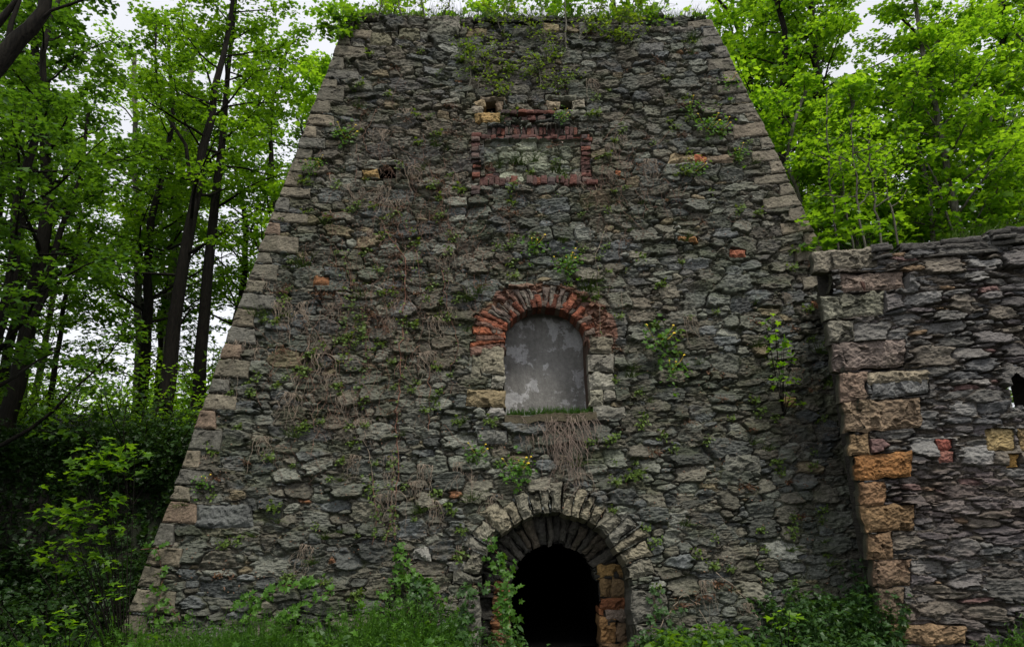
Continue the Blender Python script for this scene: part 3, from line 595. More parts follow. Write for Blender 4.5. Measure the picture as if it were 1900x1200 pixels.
# ================================================================ ruined wall at the right
yw0 = -.95
pA = at_y(1642, 1190, yw0); pB = at_y(1562, 640, yw0); WX = (pA[0]+pB[0])/2; print('wall corner', pA, pB)
WA = math.radians(-9)
RW = Frame((WX, yw0, 0), (math.cos(WA), math.sin(WA), 0), (0, 0, 1))
topP = [(1505, 468), (1560, 466), (1622, 462), (1660, 462), (1700, 458), (1740, 456), (1780, 452), (1790, 438), (1840, 434), (1880, 430), (1930, 420), (2100, 400)]
tp = np.array([RW.uv(*p) for p in topP]); zt_w = lambda u: np.interp(u, tp[:, 0], tp[:, 1])
hl, hb = RW.uv(1876, 758); hr, ht = RW.uv(1925, 698)
def col_ruin(rg, st, ID, U, S, mk, wear, N1, N3):
    pal = np.array([[.12, .115, .105], [.15, .14, .13], [.10, .10, .10], [.15, .13, .105], [.13, .12, .115], [.11, .10, .09], [.19, .185, .175], [.12, .105, .105]])
    n = len(st); c = pal[rg.integers(0, 8, n)]*rg.uniform(.75, 1.3, n)[:, None]; q = rg.random(n); c[q < .02] = (.22, .15, .09); c[(q > .03) & (q < .06)] = (.18, .11, .10); c[(q > .06) & (q < .07)] = (.24, .245, .25)
    C = c[ID]; C = C*(.68+.58*fbm(U*.8, S*.8, 3, 7))[..., None]
    pu = ss(.5, .66, fbm(U*.9, S*.9, 3, 71))[..., None]*ss(4.2, 2.2, S)[..., None]*.35; C = C*(1-pu)+np.array([.15, .10, .09])*pu
    mc = np.array([.07, .058, .045])*(.5+N3[..., None]); C = C*mk[..., None]+mc*(1-mk[..., None]); return np.clip(C, .004, 1)
ulen = 8.0; ZW = float(tp[:, 1].max())+.1
RR = rubble(-.1, ulen, -.4, ZW, .017, 61, [(.22, .12, 110, .95), (.22, .07, 700, .93), (.17, .036, 3500, .95), (.11, .024, 16000, .9), (.06, .02, 16000, .8)], col_ruin, warp=.025, joint=.09)
RR['H'] += (fbm(RR['U']*.8, RR['S']*.9, 3, 25)-.5)*.26
wallt = thing('ruined_wall', (WX, yw0, 0), 'broken shale rubble wall with big tan and orange corner blocks, abutting the right of the tower', 'ruined wall')
WLc = (WX, yw0, 0)
O1 = (.18, .105, .055); O2 = (.24, .115, .04); B1 = (.19, .13, .09); P1 = (.17, .135, .115)
wq = [(1640, 1158, 1790, 1194, (.21, .14, .08), 0), (1628, 1092, 1678, 1156, (.13, .095, .065), -2), (1618, 1040, 1690, 1090, (.15, .10, .065), -4), (1608, 990, 1656, 1038, (.18, .115, .065), -3), (1600, 938, 1698, 988, (.19, .12, .06), -4),
      (1594, 896, 1642, 938, O1, -3), (1584, 846, 1690, 892, O2, -9), (1576, 806, 1615, 846, (.19, .13, .07), -3), (1566, 746, 1708, 802, (.20, .145, .095), -9), (1556, 692, 1608, 746, (.19, .135, .10), -3), (1608, 690, 1720, 712, (.20, .17, .12), -4), (1614, 712, 1724, 738, (.14, .14, .135), -6),
      (1544, 636, 1680, 688, P1, -8), (1536, 596, 1583, 638, (.15, .14, .11), -4), (1524, 548, 1640, 592, (.185, .18, .135), -8), (1556, 508, 1678, 542, (.19, .145, .115), -4), (1510, 466, 1626, 504, (.185, .165, .125), -8),
      (1826, 795, 1880, 836, (.28, .21, .10), 0), (1886, 795, 1920, 836, (.27, .19, .09), 0), (1864, 842, 1890, 868, (.32, .19, .06), 0), (1736, 815, 1768, 835, (.26, .08, .06), -2), (1740, 836, 1772, 858, (.20, .09, .07), -2)]
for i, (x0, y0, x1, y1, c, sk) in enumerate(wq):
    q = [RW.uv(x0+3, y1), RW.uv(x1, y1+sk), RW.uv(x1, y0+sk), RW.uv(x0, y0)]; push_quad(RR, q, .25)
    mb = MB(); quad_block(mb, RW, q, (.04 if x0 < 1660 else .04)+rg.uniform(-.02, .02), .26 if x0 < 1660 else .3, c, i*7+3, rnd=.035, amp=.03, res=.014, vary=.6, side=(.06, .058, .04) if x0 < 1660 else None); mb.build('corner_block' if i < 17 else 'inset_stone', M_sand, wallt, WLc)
def keepw(u_, s_):
    le = .02+.05*(fbm(s_*2, u_*0, 2, 3)-.5)
    return (u_ > le) & (s_ < zt_w(u_)-.05+.16*(fbm(u_*5, s_*0, 3, 9)-.5)) & ~((u_ > hl) & (u_ < hr) & (s_ > hb+.05*np.sin(u_*20)) & (s_ < ht+.06*np.sin(u_*15)))
hf_mesh('rubble_face', RR, RW, keepw, M_ruin, wallt, WLc)
# end face running back to the tower, and the back face
EL = math.hypot(1, .42); EF = Frame((WX+.03+.42*(3.2-yw0), 3.2, 0), (-.42, -1, 0), (0, 0, 1))
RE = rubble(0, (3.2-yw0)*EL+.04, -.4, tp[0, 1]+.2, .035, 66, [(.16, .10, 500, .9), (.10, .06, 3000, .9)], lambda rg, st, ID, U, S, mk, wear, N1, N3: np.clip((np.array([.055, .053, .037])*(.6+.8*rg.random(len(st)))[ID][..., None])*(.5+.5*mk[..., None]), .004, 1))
RE['H'] += (fbm(RE['U']*1.2, RE['S']*1.2, 3, 25)-.5)*.2
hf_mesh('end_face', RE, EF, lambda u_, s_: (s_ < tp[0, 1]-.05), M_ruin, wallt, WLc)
th = .75; mb = MB(); us = np.linspace(.05, ulen, 60); zz = zt_w(us)-.12
V = []
for k, (h, dz) in enumerate(((-.06, -.05), (-.3, .02), (-th, -.03), (-th, 'ht'), (-th, 'hb'), (-th, None))):
    for u_, z_ in zip(us, zz):
        V.append(RW.P(u_, {'ht': ht, 'hb': hb, None: -.4}[dz] if not isinstance(dz, float) else (z_+dz+(vn(u_*4, k*3.3)-.5)*.14), h))
idx = np.arange(360).reshape(6, 60); Fc = np.stack([idx[:-1, :-1], idx[:-1, 1:], idx[1:, 1:], idx[1:, :-1]], -1); kc = np.ones((5, 59), bool); kc[3] = ~((us[:-1] > hl-.05) & (us[1:] < hr+.1)); mb.add(np.array(V), Fc[kc], (.06, .055, .045))
hq = RW.P([hl, hr, hr, hl], [hb, hb, ht, ht], -.04); hq2 = RW.P([hl, hr, hr, hl], [hb, hb, ht, ht], -th-.01); mb.add(np.concatenate([hq, hq2]), [(0, 1, 5, 4), (1, 2, 6, 5), (2, 3, 7, 6), (3, 0, 4, 7)], (.05, .045, .04)); mb.build('wall_core', M_ruin, wallt, WLc)
# loose slabs along the broken top
mb = MB(); u_ = .75
while u_ < ulen-.3:
    for lay in range(4):
        L_ = rg.uniform(.25, .75); t_ = rg.uniform(.03, .09); b_ = float(zt_w(u_))-.22+lay*.075; sk = rg.uniform(-.03, .03)
        q = [(u_, b_), (u_+L_, b_+sk), (u_+L_*.96, b_+t_+sk), (u_+.02, b_+t_)]
        quad_block(mb, RW, q, rg.uniform(.02, .16), rg.uniform(.4, .7), np.array((.085, .08, .072))*rg.uniform(.7, 1.2), int(u_*10)+lay, rnd=.012, amp=.014)
        # slab tops
        q3 = RW.P([u_, u_+L_, u_+L_, u_], [b_+t_-.012, b_+t_+sk-.012, b_+t_+sk-.012, b_+t_-.012], [.0, .0, -.5, -.5]); mb.add(q3, [(0, 1, 2, 3)], (.08, .075, .065))
    u_ += rg.uniform(.22, .5)
mb.build('coping_slabs', M_ruin, wallt, WLc)
# rusty iron cramp hanging between the corner blocks
mb = MB(); c0 = RW.P(*RW.uv(1595, 538), .17); tube(mb, [c0+(0, .06, .12), c0+(0, 0, .06), c0+(0, -.01, 0), c0+(.01, -.01, -.07)], [.012, .035, .028, .01], 6, (.07, .035, .025)); mb.build('iron_cramp', M_brick, wallt, WLc)


# ================================================================ vegetation builders
LOBED = np.array([(0, 0), (-.10, .20), (.10, .44), (.24, .24), (.60, .50), (.58, .17), (1, 0), (.58, -.17), (.60, -.50), (.24, -.24), (.10, -.44), (-.10, -.20)])
SIMPLE = np.array([(0, 0), (.12, .40), (.34, .20), (.66, .42), (1, 0), (.66, -.42), (.34, -.20), (.12, -.40)])
OVAL = np.array([(0, 0), (.35, .28), (.75, .2), (1, 0), (.75, -.2), (.35, -.28)])
SLIM = np.array([(0, 0), (.5, .11), (1, 0), (.5, -.11)])
def leaves(P, size, tilt, rng, tmpl=SIMPLE, up=(0, 0, 1), az=None, fold=.16, droop=.25):
    P = np.asarray(P, float); n = len(P); size = np.broadcast_to(size, (n,))*rng.uniform(.5, 1.3, n)
    nr = np.asarray(up, float)[None]+rng.normal(0, tilt, (n, 3)); nr /= np.linalg.norm(nr, axis=1)[:, None]
    a = rng.normal(0, 1, (n, 3)) if az is None else az+rng.normal(0, .35, (n, 3))
    a = a-(a*nr).sum(1)[:, None]*nr; a /= np.linalg.norm(a, axis=1)[:, None]+1e-9; b = np.cross(nr, a)
    k = len(tmpl); x = tmpl[:, 0][None, :, None]*size[:, None, None]; y = tmpl[:, 1][None, :, None]*size[:, None, None]
    z = (np.abs(tmpl[:, 1])*fold*2-tmpl[:, 0]**2*droop)[None, :, None]*size[:, None, None]
    V = P[:, None]+x*a[:, None]+y*b[:, None]+z*nr[:, None]
    return V.reshape(-1, 3), np.arange(n*k).reshape(n, k)
def leaf_mesh(name, P, size, tilt, rng, mat, parent=None, loc=None, tmpl=SIMPLE, **kw):
    V, F = leaves(P, size, tilt, rng, tmpl, **kw); return mesh_np(name, V, F, mat, parent, loc)
def curve(p0, d, L, rng, n=7, bend=.25, lift=.0):
    pts = [np.array(p0, float)]; d = np.array(d, float); d /= np.linalg.norm(d)
    for i in range(n):
        d = d+rng.normal(0, bend, 3)*.35; d[2] += lift/n; d /= np.linalg.norm(d); pts.append(pts[-1]+d*L/n)
    return np.array(pts)
def spray(c, r, m, rng, out):
    th = rng.uniform(0, 2*math.pi, m); rr = r*np.sqrt(rng.random(m)); z = -.22*(rr/r)**2*r+rng.normal(0, .06, m)
    out.append(c+np.stack([rr*np.cos(th), rr*np.sin(th), z], -1))
def grow(path, rad, rng, t0=.3, limbs=18, L=3.2, subs=5, sprays=3, per=16, sr=.45, up=.35, low=0.0, k=8, thin=1.0):
    mb = MB(); pos = []; path = np.asarray(path, float)
    if len(path) < 12:
        t = np.linspace(0, 1, len(path)); T = np.linspace(0, 1, 16); path = np.stack([np.interp(T, t, path[:, i]) for i in range(3)], -1)
        sm = path.copy(); sm[1:-1] = (path[:-2]+path[1:-1]*2+path[2:])/4; path = sm+0
        path[1:-1] += rng.normal(0, .03, (14, 3))
    R = np.linspace(rad[0], rad[1], len(path)); R[0] *= 1.25; tube(mb, path, R, k)
    for i in range(limbs):
        t = t0+(1-t0)*(i+rng.random()*.6)/limbs; q = t*(len(path)-1); j = min(int(q), len(path)-2); p = path[j]+(path[j+1]-path[j])*(q-j)
        az = i*2.4+rng.uniform(-.4, .4); el = up+rng.uniform(-.2, .35)+.5*max(0, t-.7)
        ln = L*(1.05-.62*(t-t0)/(1-t0))*rng.uniform(.7, 1.15)
        lp = curve(p, (math.cos(az)*math.cos(el), math.sin(az)*math.cos(el), math.sin(el)), ln, rng, 7, .28, .15)
        r0 = R[j]*.36*thin; tube(mb, lp, np.linspace(max(r0, .02), .008, len(lp)), 5)
        for s_ in range(subs):
            a = 2+s_*5/subs; jj = min(int(a), 6); sp = lp[jj]; d = lp[jj+1 if jj < 7 else 7]-lp[jj]+rng.normal(0, .5, 3)*np.linalg.norm(lp[1]-lp[0])*1.6; d[2] *= .6
            bp = curve(sp, d, ln*.33*rng.uniform(.6, 1.2), rng, 4, .35); tube(mb, bp, np.linspace(.014, .005, len(bp)), 3)
            for z_ in range(sprays): c = bp[1+int((z_+1)*3/sprays)]; spray(c, sr*rng.uniform(.7, 1.2), int(per*rng.uniform(.6, 1.4)), rng, pos)
        spray(lp[-1], sr, per, rng, pos)
    spray(path[-1], sr, per, rng, pos)
    return mb, np.concatenate(pos)
def tree(name, path, rad, rng, mleaf, mbark, label, cat='tree', group=None, size=.145, tilt=.32, tmpl=SIMPLE, extra=None, **kw):
    path = np.asarray(path, float); loc = tuple(path[0]); mb, P = grow(path, rad, rng, **kw)
    if extra is not None:
        for (pts, r_) in extra:
            pts = np.asarray(pts); tube(mb, pts, np.linspace(r_, r_*.4, len(pts)), 7); 
    t = thing(name, loc, label, cat, group); mb.build('trunk', mbark, t, loc, smooth=True)
    leaf_mesh('crown', P, size, tilt, rng, mleaf, t, loc, tmpl); return t
def pxpath(pts, Y):
    return [at_y(px, py, Y if np.isscalar(Y) else Y[i]) for i, (px, py) in enumerate(pts)]
def ground_z(x, y): return float(terrain(x, y))
def rooted(path):      # start the trunk a little below the soil
    p = np.array(path); z = ground_z(p[0][0], p[0][1])-.15
    return np.vstack([[p[0][0]-.05, p[0][1], z], p]) if z < p[0][2] else p

# ---- the trees one can tell apart, at the left
R1 = np.random.default_rng(101)
def lt(pts, Y): return rooted(pxpath(pts, Y))
tree('maple_tree', lt([(300, 775), (318, 650), (345, 480), (372, 300), (398, 180), (425, 60), (440, -60)], 9), (.27, .05), R1, M_leafM, M_barkD, 'tall dark leaning trunk, the thicker of the two bare trunks left of the tower', group=None, t0=.42, limbs=20, L=3.8, per=18,
     extra=[(pxpath([(352, 330), (345, 270), (300, 200), (288, 120), (290, 40)], 9), .07), (pxpath([(326, 510), (290, 508), (230, 505), (195, 480)], 9), .05), (pxpath([(335, 600), (352, 575), (372, 562)], 8.9), .04)])
tree('maple_tree', lt([(368, 745), (378, 600), (388, 470), (402, 330), (412, 255), (422, 180), (432, 60), (438, -60)], 10.5), (.23, .05), R1, M_leafM, M_barkD, 'slimmer dark trunk just right of the thick leaning one, nearest the tower', t0=.45, limbs=18, L=3.4, per=17,
     extra=[(pxpath([(400, 350), (385, 450), (360, 470), (352, 480)], 10.4), .05)])
tree('maple_tree', lt([(12, 800), (42, 650), (70, 500), (92, 400), (88, 300), (70, 180), (60, 40), (60, -60)], 7.5), (.25, .09), R1, M_leafL, M_barkD, 'forked dark trunk near the left edge with a broad low crown', t0=.34, limbs=24, L=3.6, per=20,
     extra=[(pxpath([(46, 640), (85, 530), (112, 430), (150, 330), (165, 200)], 7.4), .12), (pxpath([(62, 600), (100, 520), (150, 470), (170, 440)], 7.3), .05)])
tree('young_tree', lt([(92, 730), (108, 640), (122, 560), (140, 470), (150, 380)], 10), (.10, .04), R1, M_leafM, M_barkD, 'thin dark young tree right of the forked trunk', t0=.3, limbs=14, L=2.4, per=14)
tree('pale_trunked_tree', lt([(256, 740), (257, 620), (258, 510), (254, 400), (250, 250), (250, 100)], 14), (.17, .08), R1, M_leafR, M_barkP, 'straight pale grey trunk standing behind, midway between the dark trunks', t0=.4, limbs=16, L=3.4, per=15)
tree('pale_trunked_tree', lt([(312, 640), (320, 520), (328, 430), (338, 340), (350, 200), (360, 60)], 17), (.2, .08), R1, M_leafR, M_barkP, 'far pale trunk showing just left of the thick leaning one', t0=.4, limbs=16, L=3.6, per=15)
# near limb crossing the top left corner, its trunk outside the picture
lim = pxpath([(-330, 700), (-220, 420), (-110, 240), (0, 112), (48, 62), (84, 22), (98, -40), (130, -150), (120, -300)], [-3.2, -3.2, -3.1, -3, -3, -3, -3, -2.8, -2.6]); lim = np.vstack([[lim[0][0]-.4, lim[0][1], ground_z(*lim[0][:2])-.2], lim])
tree('overhanging_tree', lim, (.22, .03), R1, M_leafL, M_barkD, 'near dark crooked limb crossing the top left corner of the picture', t0=.7, limbs=3, L=1.6, per=7, subs=2, sprays=1, size=.12,
     extra=[(pxpath([(10, 100), (22, 40), (45, -20)], -3), .05), (pxpath([(60, 50), (95, 20), (150, 2), (190, -20)], -3), .03), (pxpath([(-40, 80), (0, 40), (40, -10)], -3), .08)])
# ---- at the right
tree('maple_tree', lt([(1520, 330), (1518, 200), (1514, 120), (1508, 20), (1500, -80)], 9), (.17, .08), R1, M_leafM, M_barkD, 'dark upright trunk seen among leaves just right of the tower top', t0=.3, limbs=20, L=3.0, per=17)
tree('maple_tree', lt([(1790, 430), (1775, 400), (1760, 330), (1745, 240), (1732, 190), (1712, 110), (1700, 0), (1690, -80)], 5), (.13, .05), R1, M_leafR, M_barkP, 'pale forked leaning maple stem above the ruined wall', t0=.15, limbs=24, L=2.6, per=16, 
     extra=[(pxpath([(1748, 250), (1725, 215), (1690, 160), (1680, 100)], 5), .04), (pxpath([(1770, 440), (1735, 330), (1700, 270), (1660, 235)], 4.9), .035)])
tree('maple_tree', lt([(1850, 440), (1845, 330), (1850, 200), (1860, 80), (1865, -60)], 6.5), (.13, .06), R1, M_leafR, M_barkD, 'leafy bright green maple at the far right above the wall', t0=.15, limbs=22, L=3.0, per=16)
for px, top, Yd in ((1534, 175, 6.2), (1580, 215, 5.6), (1612, 235, 5.8), (1640, 330, 6.5), (1556, 300, 6.6)):
    tree('sapling', lt([(px+18, 430), (px+10, 360), (px+2, 280), (px, top)], Yd-2.6), (.035, .012), R1, M_leafR, M_barkP, 'thin pale sapling stem in the row between tower and ruined wall', 'sapling', 'pale saplings behind the ruined wall', t0=.4, limbs=9, L=.8, per=5, sprays=2, subs=2, size=.12, thin=.6, sr=.35)

# ---- woodland behind: prototypes, copied
def proto(mleaf, mbark, seed, h=16, r=.2, **kw):
    kw.setdefault('size', .155)
    g = np.random.default_rng(seed); p = [(0, 0, -.3)]+[(g.normal(0, .06)*i, g.normal(0, .06)*i, h*i/8) for i in range(1, 9)]
    return tree('woodland_tree', p, (r, .05), g, mleaf, mbark, 'x', group='x', **kw)
KW = dict(t0=.22, limbs=28, L=3.9, per=14)
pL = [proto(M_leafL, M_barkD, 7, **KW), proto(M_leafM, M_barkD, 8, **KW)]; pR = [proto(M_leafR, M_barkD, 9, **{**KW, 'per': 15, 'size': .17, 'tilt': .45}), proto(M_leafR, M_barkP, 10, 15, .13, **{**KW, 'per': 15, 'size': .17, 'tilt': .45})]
used = set()
def plant(pr, x, y, rz, s, label, group):
    z = ground_z(x, y)
    if id(pr) not in used: used.add(id(pr)); pr.location = (x, y, z-.1); pr.rotation_euler = (0, 0, rz); pr.scale = (s, s, s); pr['label'] = label; pr['group'] = group; return
    copy_tree(pr, (x, y, z-.1), rz, s, label, group)
gl = 'woodland trees left of the tower'; gr = 'woodland trees right of the tower'; gb = 'trees behind the tower top'
ll = 'dark leaved woodland tree behind the bare trunks at the left'; lr = 'fresh green woodland tree behind the ruined wall at the right'; lb = 'tree whose leaves show above the tower top'
for i, (x, y) in enumerate([(-14.5, 8), (-11.5, 12), (-17, 13), (-8.5, 15), (-13.5, 17.5), (-20, 19), (-9, 21), (-24, 26), (-6.5, 26), (-19.5, 8.5), (-10.2, 17), (-15.8, 21), (-5.6, 13)]):
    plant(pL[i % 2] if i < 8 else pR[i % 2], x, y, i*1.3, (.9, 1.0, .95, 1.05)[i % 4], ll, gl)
for i, (x, y) in enumerate([(11.5, 10.5), (13.8, 14), (16, 9), (20.5, 8.5), (22.5, 14), (17, 19), (9.8, 14.5), (25, 10), (10.4, 8.2), (12.5, 18), (19, 13), (14.2, 11), (10.2, 11.8)]):
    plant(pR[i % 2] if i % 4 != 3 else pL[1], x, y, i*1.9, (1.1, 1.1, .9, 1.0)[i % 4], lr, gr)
for i, (x, y) in enumerate([(-4, 17), (0, 19), (4, 18), (8, 18)]): plant(pR[i % 2], x, y, i*2.1, 1.55, lb, gb)
# understory: lower, leafy from the ground up
uL = proto(M_leafL, M_barkD, 17, 9, .09, t0=.12, limbs=24, L=2.6, per=15); uM = proto(M_leafM, M_barkD, 18, 8.5, .08, t0=.12, limbs=24, L=2.6, per=15); uR = proto(M_leafR, M_barkP, 19, 10, .07, t0=.08, limbs=24, L=2.3, per=10, size=.175, tilt=.5); uS = proto(M_leafR, M_barkP, 20, 8, .04, t0=.25, limbs=16, L=1.4, per=8, size=.17, tilt=.5)
for i, (x, y) in enumerate([(-16.5, 8), (-12.6, 14), (-18.5, 11), (-8, 19), (-11.5, 23), (-21, 14)]): plant((uL, uM, uM)[i % 3], x, y, i*1.7, (.85, 1.1, 1.0, .75)[i % 4], 'low leafy understory maple between the trunks at the left', 'understory maples at the left')
for i, (x, y) in enumerate([(9.6, 6.2), (10.6, 5.7), (11.8, 6.6), (13, 5.6), (14.2, 7.5), (15.6, 5.8), (17, 6.8), (10.2, 9), (12.4, 9), (18.6, 6), (15, 10), (9.3, 11.5), (20, 9)]): plant((uR, uS, uR)[i % 3], x, y, i*1.7, (1.0, 1.2, .85, 1.1)[i % 4], 'slender fresh green young maple just behind the ruined wall', 'young maples behind the ruined wall')
# trees added to darken the left corner, mostly beside the frame
for i, (x, y) in enumerate([(-12.5, 1.5), (-15, -4), (-18, 2.5), (-11.8, -5.5), (-16, -9), (-12, -12), (-10.5, 3.2)]): plant(pL[i % 2], x, y, i+.4, .95, 'tree added at the left edge to shade the corner', 'added shade trees at the left edge in front of the bank')

# ---- shrubs and undergrowth on the terrace
def bush(name, seed, mleaf, size, n=7, L=1.6, per=12, label='x', tmpl=SIMPLE):
    g = np.random.default_rng(seed); mb = MB(); pos = []
    for i in range(n):
        az = i*2.4; lp = curve((g.normal(0, .1), g.normal(0, .1), -.1), (math.cos(az)*.5, math.sin(az)*.5, .9), L*g.uniform(.7, 1.2), g, 7, .4, -.3); tube(mb, lp, np.linspace(.018, .006, 8), 4)
        for j in range(2, 8): spray(lp[j], .38, per, g, pos)
    t = thing(name, (0, 0, 0), label, 'shrub', 'x'); mb.build('stems', M_barkD, t); leaf_mesh('foliage', np.concatenate(pos), size, .35, g, mleaf, t, tmpl=tmpl); return t
bA = bush('shrub', 31, M_leafR, .11, 9, 2.4, 14); bB = bush('shrub', 32, M_leafM, .12, 9, 2.6, 14); bC = bush('shrub', 33, M_leafX, .12, 9, 2.2, 13)
g = np.random.default_rng(44)
for i in range(44):
    x, y = (g.uniform(-26, -5.5), g.uniform(7, 22)) if i < 34 else (g.uniform(9.3, 20), g.uniform(2.5, 9))
    if i >= 34 and y < 6.0: y += 3.0
    if i < 34: plant((bA, bA, bB)[i % 3], x, y, i, g.uniform(.9, 1.5), 'bright green undergrowth shrub beneath the woodland trees at the left', 'undergrowth shrubs at the left')
    else: plant((bA, bB)[i % 2], x, y, i, g.uniform(.8, 1.2), 'green shrub peering over the ruined wall', 'shrubs behind the ruined wall')
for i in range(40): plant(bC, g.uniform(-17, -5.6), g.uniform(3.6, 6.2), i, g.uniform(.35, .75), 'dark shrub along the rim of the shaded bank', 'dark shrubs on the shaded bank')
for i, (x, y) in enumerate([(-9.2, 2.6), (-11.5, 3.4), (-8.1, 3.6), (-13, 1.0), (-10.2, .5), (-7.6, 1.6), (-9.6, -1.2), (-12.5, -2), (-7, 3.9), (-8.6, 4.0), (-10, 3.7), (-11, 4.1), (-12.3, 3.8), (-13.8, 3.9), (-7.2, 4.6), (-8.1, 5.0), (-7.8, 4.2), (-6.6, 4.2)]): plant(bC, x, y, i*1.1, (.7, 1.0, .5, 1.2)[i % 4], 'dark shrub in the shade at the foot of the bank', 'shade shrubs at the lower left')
# broad leafy maple leaning over the left end of the ruined wall
def sprays_thing(name, pts, Yf, seed, mleaf, size, label, cat, per=14, r=.3, tmpl=LOBED, stem=None, tilt=.3, srad=.012, mstem=None):
    g = np.random.default_rng(seed); P3 = [at_y(px, py, Yf) for px, py in pts]; mb = MB(); pos = []
    base = np.array(stem if stem is not None else P3[-1]); loc = tuple(base)
    for p in P3:
        mid = (p+base)/2+np.array([0, 0, .12*np.linalg.norm(p-base)]); c = np.array([base*(1-t)**2+2*mid*t*(1-t)+p*t*t for t in np.linspace(0, 1, 7)]); tube(mb, c, np.linspace(srad, srad*.4, 7), 4); spray(p, r, per, g, pos)
    t = thing(name, loc, label, cat); mb.build('stems', mstem or M_barkD, t, loc); leaf_mesh('foliage', np.concatenate(pos), size, tilt, g, mleaf, t, loc, tmpl); return t
sprays_thing('young_maple', [(1500, 405), (1530, 400), (1570, 412), (1545, 430), (1515, 450), (1590, 430), (1540, 452), (1600, 405), (1560, 385), (1620, 425)], 1.2, 51, M_leafM, .19, 'bright lobed maple leaves spilling over the corner of the ruined wall', 'young maple', 14, .34, stem=at_y(1620, 520, 2.2))
# the lit sprays of the young maple in the dark lower left
sprays_thing('young_maple', [(180, 830), (215, 835), (250, 838), (150, 855), (120, 880), (175, 862), (200, 870), (235, 860), (110, 945), (85, 952), (140, 955), (130, 975), (170, 930), (205, 925), (190, 955), (205, 980), (110, 1010), (150, 1020), (90, 1035), (165, 1000), (110, 1060), (190, 1035)], -1.2, 52, M_leafM, .135,
             'arching young maple with lit leaf sprays in the dark lower left', 'young maple', 17, .28, stem=np.array([*at_y(250, 1100, -.6)[:2], .0]))
sprays_thing('young_maple', [(120, 1138), (130, 1155), (108, 1165), (60, 1150), (190, 1100), (205, 1095)], -1.6, 53, M_leafR, .13, 'small low maple seedling at the bottom left corner', 'maple seedling', 8, .17, stem=np.array([*at_y(130, 1250, -1.4)[:2], .05]))
sprays_thing('wall_sapling', [(1436, 592), (1420, 600), (1440, 622), (1425, 630), (1455, 632), (1450, 652), (1470, 662), (1430, 650), (1440, 678), (1455, 700), (1480, 703), (1440, 703), (1465, 742), (1480, 740)], .35, 54, M_leafR, .125, 'small bright maple sapling growing from the tower face beside the ruined wall', 'sapling', 5, .13, stem=TW.P(*f(1452, 775), .05), tilt=.45, srad=.008)

# ---- plants on the tower face
def fp(px, py, h=0.0):
    u, s = f(px, py); return TW.P(u, s, max(hf_at(RT, u, s), -.05)+h)
def wallplant_proto(kind, seed):
    g = np.random.default_rng(seed); n = -TW.t*0+TW.n; mb = MB(); pos = []
    if kind == 'tuft':
        m = g.integers(14, 30); P = TW.ex*g.normal(0, .07, m)[:, None]+TW.t*g.normal(-.01, .05, m)[:, None]+TW.n*np.abs(g.normal(.05, .03, m))[:, None]
        V, F = leaves(P, .07, .5, g, OVAL if seed % 2 else LOBED, up=(0, -.55, .8)); mb.add(V, F)
        for s_ in P: tube(mb, [TW.n*-.02, s_*.5+TW.n*.02, s_], .0025, 3)
        return mb.build('wall_herb', M_tuft)
    if kind == 'red':
        m = g.integers(12, 24); P = TW.ex*g.normal(0, .09, m)[:, None]+TW.t*g.normal(-.02, .06, m)[:, None]+TW.n*np.abs(g.normal(.04, .03, m))[:, None]
        V, F = leaves(P, .05, .6, g, OVAL, up=(0, -.7, .6)); mb.add(V, F)
        for s_ in P: tube(mb, [TW.n*-.02, s_*.5+TW.n*.02, s_], .003, 3)
        return mb.build('wall_creeper', M_red)
    if kind == 'grass':
        for i in range(g.integers(16, 34)):
            a = g.normal(0, .5); L = g.uniform(.12, .34); d = TW.ex*math.sin(a)+np.array([0, -.5, .9]); p = curve(TW.ex*g.normal(0, .05)+TW.n*.01, d, L, g, 5, .15, -1.0); tube(mb, p, np.linspace(.0055, .0015, 6), 3)
        return mb.build('grass_tuft', M_tuft)
    if kind == 'roots':
        for i in range(g.integers(8, 26)):
            L = g.uniform(.1, .9)*(1 if seed % 3 else 1.2); x0 = g.normal(0, .16)
            p = [TW.ex*x0*.5+TW.n*.02]; d = TW.ex*g.normal(0, .5)+TW.n*g.uniform(.3, 1)+TW.t*.1
            for j in range(9): d = d*.62+(-TW.t*.7+TW.ex*g.normal(0, .75)-TW.n*(.25 if (p[-1]@TW.n) > .05 else -.1)); d /= np.linalg.norm(d); p.append(p[-1]+d*L/9)
            tube(mb, p, np.linspace(.0042, .002, 10), 3)
        return mb.build('hanging_roots', M_dry)
    if kind == 'celandine':
        t = thing('celandine_plant', (0, 0, 0), 'x', 'wildflower', 'x'); m = 60; P = TW.ex*g.normal(0, .13, m)[:, None]+TW.t*g.normal(.02, .13, m)[:, None]+TW.n*np.abs(g.normal(.12, .06, m))[:, None]
        leaf_mesh('foliage', P, .075, .5, g, M_leafG, t, up=(0, -.6, .8), tmpl=LOBED)
        mf = 3; Pf = TW.ex*g.normal(0, .14, mf)[:, None]+TW.t*g.uniform(.08, .26, mf)[:, None]+TW.n*g.uniform(.12, .25, mf)[:, None]; fl = MB()
        for q in Pf:
            V, F = leaves(np.repeat(q[None], 4, 0), .018, .15, g, np.array([(0, 0), (.5, .5), (1, .2), (1, -.2), (.5, -.5)]), up=(0, -.8, .5), az=np.array([(1, 0, 0), (0, 0, 1), (-1, 0, 0), (0, 0, -1)])*2.0); fl.add(V, F)
            tube(fl, [q*0, q*.7-TW.t*.02, q], .003, 3, (1, 1, 1))
        fl.build('flowers', M_yellow, t); return t
protos = {k: [wallplant_proto(k, 70+i*3+j*17) for i in range(nn)] for j, (k, nn) in enumerate((('tuft', 6), ('red', 4), ('grass', 4), ('roots', 6), ('celandine', 2)))}
